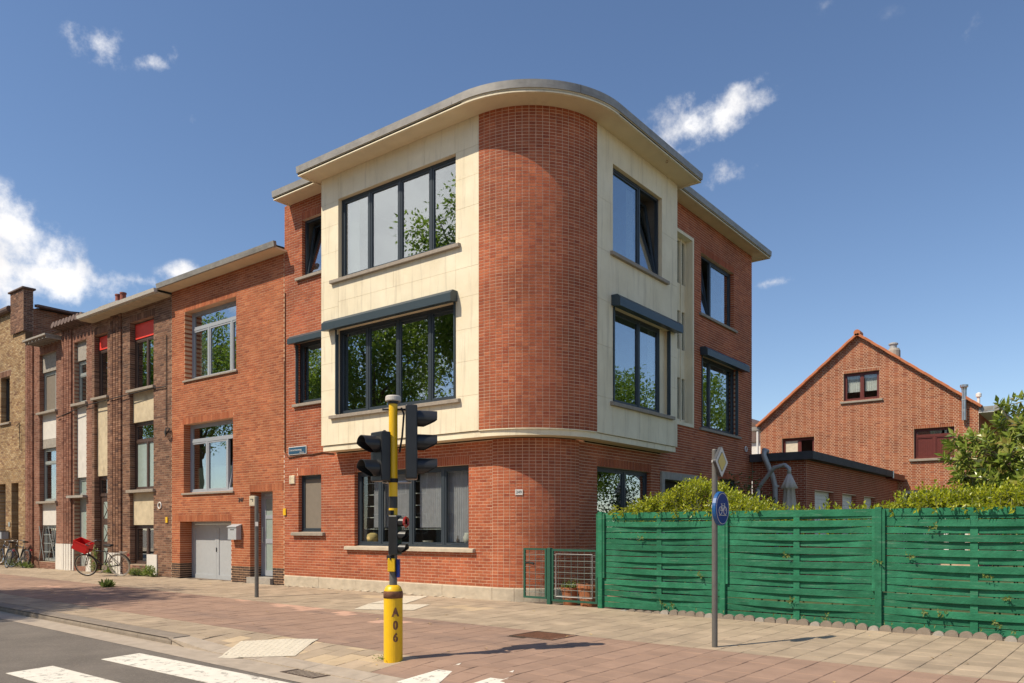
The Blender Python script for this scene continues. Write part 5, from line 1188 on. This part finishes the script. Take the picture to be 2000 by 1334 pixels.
# row across the road, seen only in the mirrored view of the windows
for i in range(6):
    x0 = -46 + i * 7.2; lb = ('first', 'second', 'third', 'fourth', 'fifth', 'sixth')[i]; hz = (6.4, 7.0, 6.2, 6.8, 6.0, 6.6)[i]; mt = ('brick_rough', 'white_panel', 'brick_brown', 'brick_rough', 'beige_panel', 'brick_gable')[i]
    t = thing('opposite_house', 'plain two-storey house across the road, %s from the left' % lb, 'house', (x0 + 3.5, -20, -.1), group='houses across the road')
    m = MB(); m.box(x0, x0 + 7.1, -26, -17, -.1, hz); m.build('wall', MAT[mt], t)
    m = MB(); m.ring([[(x, -16.8, hz), (x, -26.2, hz), (x, -21.5, hz + 2.2)] for x in (x0 - .03, x0 + 7.13)]); m.build('roof', MAT['roof_tile'], t)
    for k in range(3):
        for z in (1.0, 3.9): m = MB(); m.box(x0 + .7 + k * 2.2, x0 + 2.0 + k * 2.2, -17.05, -16.96, z, z + 1.5); w_ = m.build('window', MAT['white'], t); m = MB(); m.box(x0 + .78 + k * 2.2, x0 + 1.92 + k * 2.2, -16.96, -16.955, z + .08, z + 1.42); m.build('pane', MAT['room_dark'], w_)

# ================================================================== traffic light
tx, ty = -6.42, 6.14; tz = gz(tx, ty)
TL = thing('traffic_light', 'yellow and black traffic light pole with three signal heads', 'traffic light', (tx, ty, tz))
m = MB(); m.lathe((tx, ty, tz - .05), [(.105, 0), (.105, .76)], 28); slv = m.build('sleeve', MAT['yellow'], TL, smooth=False)
m = MB(); m.lathe((tx, ty, tz + .71), [(.108, -.01), (.1085, .045), (.105, .062), (.085, .105), (.05, .125)], 28); m.build('sleeve_cap', MAT['rust'], TL, smooth=True)
m = MB(); m.lathe((tx, ty, tz + .757), [(.107, 0), (.100, .03), (.082, .068), (.058, .087)], 28); m.build('sleeve_cap', MAT['yellow'], TL, smooth=True)
for a, b, mt, r in ((.82, 1.07, 'post_grey', .043), (1.07, 1.62, 'post_grey', .045), (1.62, 1.70, 'yellow', .0485), (1.70, 1.83, 'black_plastic', .0475), (1.83, 2.86, 'yellow', .0485)):
    m = MB(); m.lathe((tx, ty, tz + a), [(r, 0), (r, b - a)], 22); m.build('pole', MAT[mt], TL, smooth=False)
m = MB(); m.lathe((tx, ty, tz + 2.86), [(.05, 0), (.06, .01), (.06, .03)], 20); m.build('pole_collar', MAT['black_plastic'], TL)
m = MB(); m.lathe((tx, ty, tz + 2.89), [(.085, 0), (.088, .01), (.086, .05), (.076, .062)], 26); bevel(m.build('detector_cap', MAT['cap_white'], TL), .004)
m = MB(); m.lathe((tx, ty, tz + 1.985), [(.056, 0), (.056, .045)], 20); m.build('clamp', MAT['black_matt'], TL)
CX = Vector((.7913, .6115, 0)); CF = Vector((-.6115, .7913, 0))
def head(name, c, face, n, w_, hgt, dep, vis_r, vis_l, lenses, dz0, step, mats_='black_plastic', cut=.75):
    face = face.normalized(); sd = Vector((0, 0, 1)).cross(face); c = Vector(c)
    m = MB(); m.obox(c, sd * w_ / 2, -face * dep / 2, Vector((0, 0, hgt / 2))); hd = bevel(m.build(name, MAT[mats_], TL), .014)
    for i in range(n):
        z = c.z + dz0 - i * step; q = Vector((c.x, c.y, z)) + face * (dep / 2)
        m = MB(); m.lathe(q, [(vis_r * .9, .0), (vis_r * .9, .006), (vis_r * .5, .016), (.01, .02)], 22, axis=face); m.build('lens', MAT[lenses[i]], hd)
        m = MB(); nn = 22; rings = []                # visor: tube with its lower front cut away
        for t in (0, .5, 1.):
            ring = []
            for j in range(nn + 1):
                a = -math.pi * .5 * (1 + .75) + (math.pi * (1 + .75)) * j / nn + math.pi / 2
                lo = max(0, -math.sin(a)); ln = vis_l * (1 - cut * lo) * t
                ring.append(q + sd * vis_r * math.cos(a) + Vector((0, 0, vis_r * math.sin(a) - .03 * ln)) + face * ln)
            rings.append(ring)
        inner = [[p + (q + face * ((p - q).dot(face)) - p) * .05 for p in rg] for rg in reversed(rings)]
        m.ring(rings + inner, cap=False, closed=False); m.build('visor', MAT['black_plastic'], hd)
    return hd
fl_ = (-CX * math.cos(R(42)) - CF * math.sin(R(42)))
hd = head('signal_head', (tx - CX.x * .135 - CF.x * .03, ty - CX.y * .135 - CF.y * .03, tz + 2.27), fl_, 2, .235, .55, .12, .095, .19, ['lens_red', 'lens_green'], .135, .265)
m = MB(); m.obox(Vector((tx, ty, tz + 2.27)) - CX * .085 + CF * .06, CX * .012, CF * .15, Vector((0, 0, .29))); m.build('backplate', MAT['black_plastic'], hd)
fr2 = (CX * math.cos(R(4)) - CF * math.sin(R(-6)))
head('signal_head', (tx + CX.x * .205, ty + CX.y * .205, tz + 2.43), fr2, 3, .25, .82, .13, .092, .22, ['lens_dark'] * 3, .27, .265)
fr3 = (CX * math.cos(R(20)) - CF * math.sin(R(20)))
ph_ = head('pedestrian_head', (tx + CX.x * .03 - CF.x * .06, ty + CX.y * .03 - CF.y * .06, tz + 1.40), fr3, 3, .12, .44, .115, .052, .09, ['lens_red', 'lens_dark', 'lens_dark'], .145, .145)
m = MB(); m.torus(Vector((tx, ty, tz + 1.545)) + CX * .16 - CF * .12, fr3, .05, .014, 20, 6); m.build('red_rim', MAT['lens_red'], ph_)
for z in (1.65, 1.15): m = MB(); m.obox((tx + .01, ty - .05, tz + z), (.03, 0, 0), (0, .03, 0), (0, 0, .025)); m.build('bracket', MAT['black_matt'], TL)
for z, k in ((1.99, 1), (2.80, 1)): m = MB(); m.tube([Vector((tx, ty, tz + z)) - CX * .12 * k, Vector((tx, ty, tz + z)) + CX * .2], .012, 8); m.build('arm', MAT['steel' if z < 2 else 'black_matt'], TL)
m = MB(); q = Vector((tx, ty, tz)); m.tube([q + CX * .09 + Vector((0, 0, 2.82)), q + CX * .12 + Vector((0, 0, 2.75)), q + CX * .10 + Vector((0, 0, 2.5)), q + CX * .07 + Vector((0, 0, 2.32))], .011, 6); m.build('cable', MAT['black_matt'], TL)
m = MB(); q = Vector((tx, ty, tz + 1.07)) - CF * .05 - CX * .01; m.obox(q, CX * .04, CF * .03, Vector((0, 0, .075))); bevel(m.build('push_button', MAT['yellow'], TL), .006)
m = MB(); m.obox(q + CX * .07 + CF * .04 - Vector((0, 0, .04)), CX * .014, CF * .05, Vector((0, 0, .10))); m.build('info_plate', MAT['blue'], TL)
vdir = Vector((-tx, -ty, 0)).normalized()
for ch_, z in (('A', .545), ('0', .40), ('6', .265)):
    a0 = math.atan2(vdir.x, -vdir.y) + R(14); o = text(ch_, .125, 'rust', 'stencil_letter', slv, (0, 0, 0), None, .0, off=.007)
    me = o.data                                     # wrapped round the sleeve, with stencil bridges cut as gaps
    for v in me.vertices:
        a = a0 + v.co.x * .85 / .107; zz = v.co.y; v.co = (tx + .1075 * math.sin(a), ty - .1075 * math.cos(a), tz + z + zz)
    me.update()
# ================================================================== sign post
sx, sy = -3.86, 8.98; sz_ = gz(sx, sy)
SP = thing('sign_post', 'grey post with yellow diamond priority sign above a blue bicycle disc', 'sign post', (sx, sy, sz_))
m = MB(); m.lathe((sx, sy, sz_ - .03), [(.034, 0), (.034, 2.40), (.028, 2.41)], 18); m.build('pole', MAT['post_grey'], SP, smooth=False)
def dia(m, x, y, z, r, rc, x0, x1):
    pts = []
    for k in range(4):
        a = math.pi / 2 * k; c = Vector((math.cos(a), math.sin(a))) * (r - rc * 1.414)
        for j in range(5): b = a - math.pi / 4 + math.pi / 2 * j / 4; pts.append((c.x + rc * math.cos(b), c.y + rc * math.sin(b)))
    m.ring([[(q, y + p[0], z + p[1]) for p in pts] for q in (x0, x1)])
z = sz_ + 2.225; xf = sx + .045; yc_ = sy + .02
m = MB(); dia(m, xf, yc_, z, .255 * .76, .03, xf, xf + .035); ps_ = m.build('priority_sign', MAT['dark_grey'], SP)
for r, mt, e in ((.185, 'sign_white', .037), (.125, 'black_matt', .0385), (.115, 'sign_yellow', .040)): m = MB(); dia(m, xf, yc_, z, r, .02, xf + .03, xf + e); m.build('sign_face', MAT[mt], ps_)
z = sz_ + 1.665
m = MB(); m.lathe((xf, yc_, z), [(.205, 0), (.205, .04), (.195, .044)], 40, axis=(1, 0, 0)); cs = m.build('bicycle_sign', MAT['blue_edge'], SP)
m = MB(); m.lathe((xf + .0445, yc_, z), [(.195, 0), (.195, .0015)], 40, axis=(1, 0, 0)); m.build('sign_face', MAT['blue'], cs)
m = MB(); m.torus((xf + .0462, yc_, z), (1, 0, 0), .183, .0035, 40, 5); m.build('rim_line', MAT['sign_white'], cs)
m = MB(); xx = xf + .048
def bl_(a, b, r=.004): m.tube([(xx, yc_ + a[0], z + a[1]), (xx, yc_ + b[0], z + b[1])], r, 5)
for k in (-1, 1): m.torus((xx, yc_ + .068 * k, z - .025), (1, 0, 0), .045, .005, 22, 5)
for a, b in (((-.068, -.025), (-.03, .035)), ((-.03, .035), (.0, -.025)), ((0, -.025), (-.068, -.025)), ((-.03, .035), (.045, .035)), ((.045, .035), (.0, -.025)), ((.045, .06), (.068, -.025)), ((.03, .062), (.062, .058)), ((-.03, .035), (-.035, .055)), ((-.055, .056), (-.018, .056)), ((-.11, -.08), (.11, -.08))): bl_(a, b)
m.build('bicycle_symbol', MAT['sign_white'], cs)
for zz in (sz_ + 2.22, sz_ + 1.68): m = MB(); m.lathe((sx, sy, zz), [(.04, 0), (.04, .03)], 14); m.build('clamp', MAT['grey_metal'], SP)
# short post by the orange house
kx, ky = -14.2, 9.70; kz = gz(kx, ky)
t = thing('small_sign_post', 'thin dark grey post with small cream plate beside the front door', 'sign post', (kx, ky, kz))
m = MB(); m.lathe((kx, ky, kz - .03), [(.042, 0), (.042, 2.12), (.035, 2.13)], 16); m.build('pole', MAT['post_grey'], t, smooth=False)
q = Vector((kx, ky, kz + 2.0)) + Vector((-.45, -.89, 0)) * .05 - CX * .03; m = MB(); m.obox(q, CX * .055, Vector((-.45, -.89, 0)) * .02, Vector((0, 0, .105))); pl = bevel(m.build('plate', MAT['cream'], t), .008)
q2_ = q + Vector((-.45, -.89, 0)) * .022; m = MB(); m.obox(q2_ + Vector((0, 0, .035)), CX * .03, Vector((-.45, -.89, 0)) * .001, Vector((0, 0, .008))); m.obox(q2_ + CX * .022 + Vector((0, 0, .01)), CX * .006, Vector((-.45, -.89, 0)) * .001, Vector((0, 0, .03))); m.build('pictogram', MAT['dark_grey'], pl)
m = MB(); q = Vector((kx, ky, kz + 1.52)) - CF * .045 + CX * .015; m.obox(q, CX * .03, CF * .004, Vector((0, 0, .045))); m.build('sticker', MAT['sign_white'], t)

# ================================================================== bicycles
def bicycle(label, loc, rz, lean, fm, tyre, crate=False, steer=0., group=None, pale_rear=False):
    t = thing('bicycle', label, 'bicycle', loc, (lean, 0, rz), group=group, local=True)
    Rw = .345; xr, xf_ = -.52, .55
    def wheel(x, mt, st=0.):
        m = MB(); ax = Vector((math.sin(-st), math.cos(st), 0)); c = Vector((x, 0, Rw)); m.torus(c, ax, Rw - .018, .019, 36, 7); o = m.build('wheel', MAT[mt], t, smooth=True)
        m = MB(); m.torus(c, ax, Rw - .042, .011, 32, 6); m.build('rim', MAT['steel'], o)
        m = MB(); u = Vector((math.cos(st), math.sin(st), 0)); 
        for i in range(20): a = 2 * math.pi * i / 20; d = u * math.cos(a) + Vector((0, 0, math.sin(a))); m.tube([c + d * .02 + ax * (.025 if i % 2 else -.025), c + d * (Rw - .045)], .0022, 4, cap=False)
        m.build('spokes', MAT['steel'], o, kind='stuff'); m = MB(); m.tube([c - ax * .045, c + ax * .045], .022, 10); m.build('hub', MAT['steel'], o)
    wheel(xr, 'tyre_pale' if pale_rear else tyre); wheel(xf_, tyre, steer)
    bb = Vector((-.06, 0, .28)); seat = Vector((-.22, 0, .80)); hd_ = Vector((.36, 0, .86)); hb = Vector((.41, 0, .70)); ra = Vector((xr, 0, Rw)); fa = Vector((xf_, 0, Rw))
    m = MB()
    for a, b, r in ((bb, seat, .016), (seat.lerp(bb, .1), hd_.lerp(hb, .25), .015), (bb, hb, .018), (hd_, hb, .019)): m.tube([a, b], r, 8)
    for s in (-.05, .05):
        o_ = Vector((0, s, 0)); m.tube([seat.lerp(bb, .12), ra + o_], .009, 6); m.tube([bb, ra + o_], .010, 6)
    m.build('frame', MAT[fm], t, smooth=True)
    m = MB()
    for s in (-.045, .045): m.tube([hb + Vector((.005, 0, -.02)), hb + Vector((.04, s, -.12)), fa + Vector((0, s, 0))], [.016, .014, .009], 7)
    m.build('fork', MAT[fm], t, smooth=True)
    m = MB(); m.tube([seat, seat + Vector((-.03, 0, .12))], .012, 8); m.build('seat_post', MAT['steel'], t)
    m = MB(); s = seat + Vector((-.04, 0, .14)); m.ring([[s + Vector((x, w_ * k, z)) for k, z in ((-1, 0), (-.6, .035), (.6, .035), (1, 0), (.5, -.02), (-.5, -.02))] for x, w_ in ((-.13, .09), (-.08, .10), (.02, .05), (.14, .02))]); m.build('saddle', MAT['black_matt'], t, smooth=True)
    m = MB(); h_ = hd_ + Vector((-.03, 0, .13)); m.tube([hd_, h_], .012, 8); m.tube([h_ + Vector((-.18, -.29, .03)), h_ + Vector((-.05, -.24, .05)), h_ + Vector((.04, -.1, .02)), h_ + Vector((.04, .1, .02)), h_ + Vector((-.05, .24, .05)), h_ + Vector((-.18, .29, .03))], .011, 8); m.build('handlebar', MAT['steel'], t, smooth=True)
    for k in (-1, 1): m = MB(); m.tube([h_ + Vector((-.07, .25 * k, .047)), h_ + Vector((-.19, .295 * k, .028))], .016, 8); m.build('grip', MAT['black_matt'], t)
    m = MB(); m.lathe(bb + Vector((0, .035, 0)), [(.085, 0), (.085, .006)], 20, axis=(0, 1, 0)); m.tube([bb + Vector((0, .06, 0)), bb + Vector((.10, .06, -.13))], .010, 6); m.tube([bb + Vector((0, -.06, 0)), bb + Vector((-.10, -.06, .13))], .010, 6); m.box(bb.x + .06, bb.x + .14, .07, .15, bb.z - .15, bb.z - .12); m.box(bb.x - .14, bb.x - .06, -.15, -.07, bb.z + .12, bb.z + .15); m.build('crankset', MAT['steel'], t)
    m = MB()
    for x, st_ in ((xr, 0),): m.ring([[Vector((x, 0, Rw)) + Vector((math.cos(a) * (Rw + .03), y, math.sin(a) * (Rw + .03))) for y in (-.03, 0, .03)] for a in [R(10) + R(165) * i / 12 for i in range(13)]], cap=False, closed=False)
    m.build('mudguard', MAT[fm], t)
    m = MB(); z = .74
    for y in (-.06, .06): m.tube([(-.25, y, z), (-.82, y, z), (xr, y, Rw)], .006, 5)
    for x in (-.35, -.5, -.65, -.8): m.tube([(x, -.06, z), (x, .06, z)], .006, 5)
    m.build('rear_rack', MAT['bike_black'], t)
    m = MB(); m.box(-.88, -.84, -.03, .03, .62, .69); m.build('rear_light', MAT['lens_red'], t)
    if crate:
        m = MB(); x0, x1, y0, y1, z0_, z1_ = .36, .80, -.17, .17, .80, 1.08
        for bx in ((x0, x1, y0, y1, z0_, z0_ + .012), (x0, x0 + .012, y0, y1, z0_ + .012, z1_), (x1 - .012, x1, y0, y1, z0_ + .012, z1_), (x0 + .012, x1 - .012, y0, y0 + .012, z0_ + .012, z1_), (x0 + .012, x1 - .012, y1 - .012, y1, z0_ + .012, z1_)): m.box(*bx)
        for bx in ((x0 - .008, x1 + .008, y0 - .008, y0 + .004, z1_ - .03, z1_), (x0 - .008, x1 + .008, y1 - .004, y1 + .008, z1_ - .03, z1_)): m.box(*bx)
        cr_ = m.build('front_crate', MAT['crate_red'], t); pv = Vector((.56, 0, .86)); rm = Matrix.Rotation(R(-24), 3, 'Y'); cr_.rotation_euler = (0, R(-24), 0); cr_.location = pv - rm @ pv
        m = MB(); m.tube([(.55, 0, Rw + .37), (.55, 0, .80)], .012, 6); m.tube([(xf_, .05, Rw), (.60, .1, .80)], .006, 5); m.tube([(xf_, -.05, Rw), (.60, -.1, .80)], .006, 5); m.build('front_rack', MAT['steel'], t)
    return t
bicycle('old bicycle with bright red front crate slumped beside the brown house', (-23.95, 11.15, gz(-24, 11.2)), R(210), R(-14), 'bike_black', 'tyre', crate=True, steer=R(6), group='bicycles', pale_rear=True)
bicycle('dark blue bicycle leaning nearest the camera at the yellow house', (-32.3, 11.35, gz(-32, 11.3)), R(176), R(12), 'bike_blue', 'tyre', steer=R(-20), group='bicycles')
bicycle('black bicycle parked behind the dark blue one against the wall', (-31.7, 11.65, gz(-32, 11.3)), R(182), R(8), 'bike_black', 'tyre', steer=R(15), group='bicycles')

# ================================================================== pots, parasol, weeds
def flower_pot(label, x, y, r, h, mt='terracotta', plant=0):
    t = thing('flower_pot', label, 'flower pot', (x, y, -.06)); m = MB()
    m.lathe((x, y, -.06), [(r * .68, 0), (r * .92, h * .82), (r, h * .82), (r * 1.02, h), (r * .9, h), (r * .85, h * .85)], 24, cap=False); m.build('pot', MAT[mt], t, smooth=False)
    m = MB(); m.lathe((x, y, -.06 + h * .84), [(.001, 0), (r * .88, 0)], 20); m.build('soil', MAT['soil'], t)
    if plant:
        m = MB(); rr = random.Random(4)
        for i in range(40):
            p = Vector((x + rr.uniform(-r, r) * .8, y + rr.uniform(-r, r) * .8, -.06 + h * .85)); shoot(m, None, p, p + Vector((rr.uniform(-.08, .08), rr.uniform(-.08, .08), rr.uniform(.08, .2))), 6, .06, .018, rr)
        m.build('foliage', MAT['leaf_weed'], t)
flower_pot('reddish flower pot with small leafy plant behind the gate', -8.06, 12.2, .18, .34, plant=1)
flower_pot('large empty terracotta pot behind the gate', -7.66, 12.22, .23, .42)
flower_pot('low pale terracotta bowl behind the large pot', -7.5, 12.95, .24, .42, 'tile_light')
px_, py_ = -6.35, 19.2
t = thing('closed_parasol', 'folded taupe garden parasol standing before the annexe', 'parasol', (px_, py_, -.06))
m = MB(); m.tube([(px_, py_, -.06), (px_, py_, 2.75)], .025, 10); m.build('pole', MAT['grey_metal'], t)
m = MB(); n = 28; rings = []
for z, r in ((.95, .11), (1.3, .15), (1.9, .155), (2.33, .12), (2.35, .19), (2.55, .10), (2.70, .04), (2.73, .02)): rings.append([(px_ + r * (1 + .16 * math.sin(a * 8 + z)) * math.cos(a), py_ + r * (1 + .16 * math.sin(a * 8 + z)) * math.sin(a), z) for a in [2 * math.pi * i / n for i in range(n)]])
m.ring(rings); m.build('canopy', MAT['parasol'], t, smooth=True)
m = MB(); m.tube([(px_, py_, 2.7), (px_, py_, 2.82), (px_ - .12, py_ + .04, 2.92), (px_ - .4, py_ + .1, 2.87), (px_ - .75, py_ + .2, 2.5), (px_ - .95, py_ + .25, 2.2)], .05, 8); m.build('arm', MAT['grey_metal'], t, smooth=True)
m = MB(); m.tube([(px_ - .85, py_ + .22, -.06), (px_ - .85, py_ + .22, 2.35)], .05, 8); m.build('stand', MAT['grey_metal'], t)
def weed(label, x, y, n, h, L, spread=.2, mt='leaf_weed', seed=1):
    rr = random.Random(seed); t = thing('weed_tuft', label, 'weeds', (x, y, gz(x, y))); m = MB()
    for i in range(n):
        p = Vector((x + rr.gauss(0, spread), y + rr.uniform(-.06, .10), gz(x, y) - .005)); shoot(m, None, p, p + Vector((rr.uniform(-.1, .1), rr.uniform(-.12, .03), h * rr.uniform(.4, 1.2))), 7, L, L * .16, rr)
    m.build('leaves', MAT[mt], t)
weed('wide grassy weed tuft at the foot of the brown house', -23.3, 11.8, 55, .16, .11, .30, seed=1)
weed('spiky weed tuft beside the orange house corner', -22.45, 11.75, 34, .26, .14, .13, seed=2)
weed('thin weeds at the wall behind the red crate bicycle', -25.2, 11.85, 30, .25, .12, .12, seed=3)
weed('weeds under the parked bicycles', -31.4, 11.75, 60, .18, .12, .3, seed=4)
weed('grass under the front wheel of the dark blue bicycle', -32.8, 11.8, 40, .3, .12, .15, seed=5)
weed('lone leafy sprig lying on the open pavement left of the garage', -19.7, 9.25, 26, .10, .15, .10, seed=6)
weed('tall green weeds on the step of the brown house', -26.0, 11.75, 30, .75, .12, .08, seed=8)
weed('tiny weeds at the foot of the yellow traffic light sleeve', tx - .13, ty - .02, 10, .05, .04, .03, seed=7)
lv = MB(); rr = random.Random(12)
for i in range(70):
    s_, w_ = rr.uniform(-9, 9), rr.uniform(.2, 6.3); x, y = xy(s_, w_)
    if y > 11.7: continue
    p = Vector((x, y, gz(x, y) + .006)); leaf(lv, p, Vector((rr.uniform(-1, 1), rr.uniform(-1, 1), .15)), Vector((0, 0, 1)), rr.uniform(.02, .07), rr.uniform(.008, .02))
o = lv.build('fallen_leaves', MAT['dry_leaf'], kind='stuff'); setp(o, 'scattered dry leaves on the pavement', 'leaves')
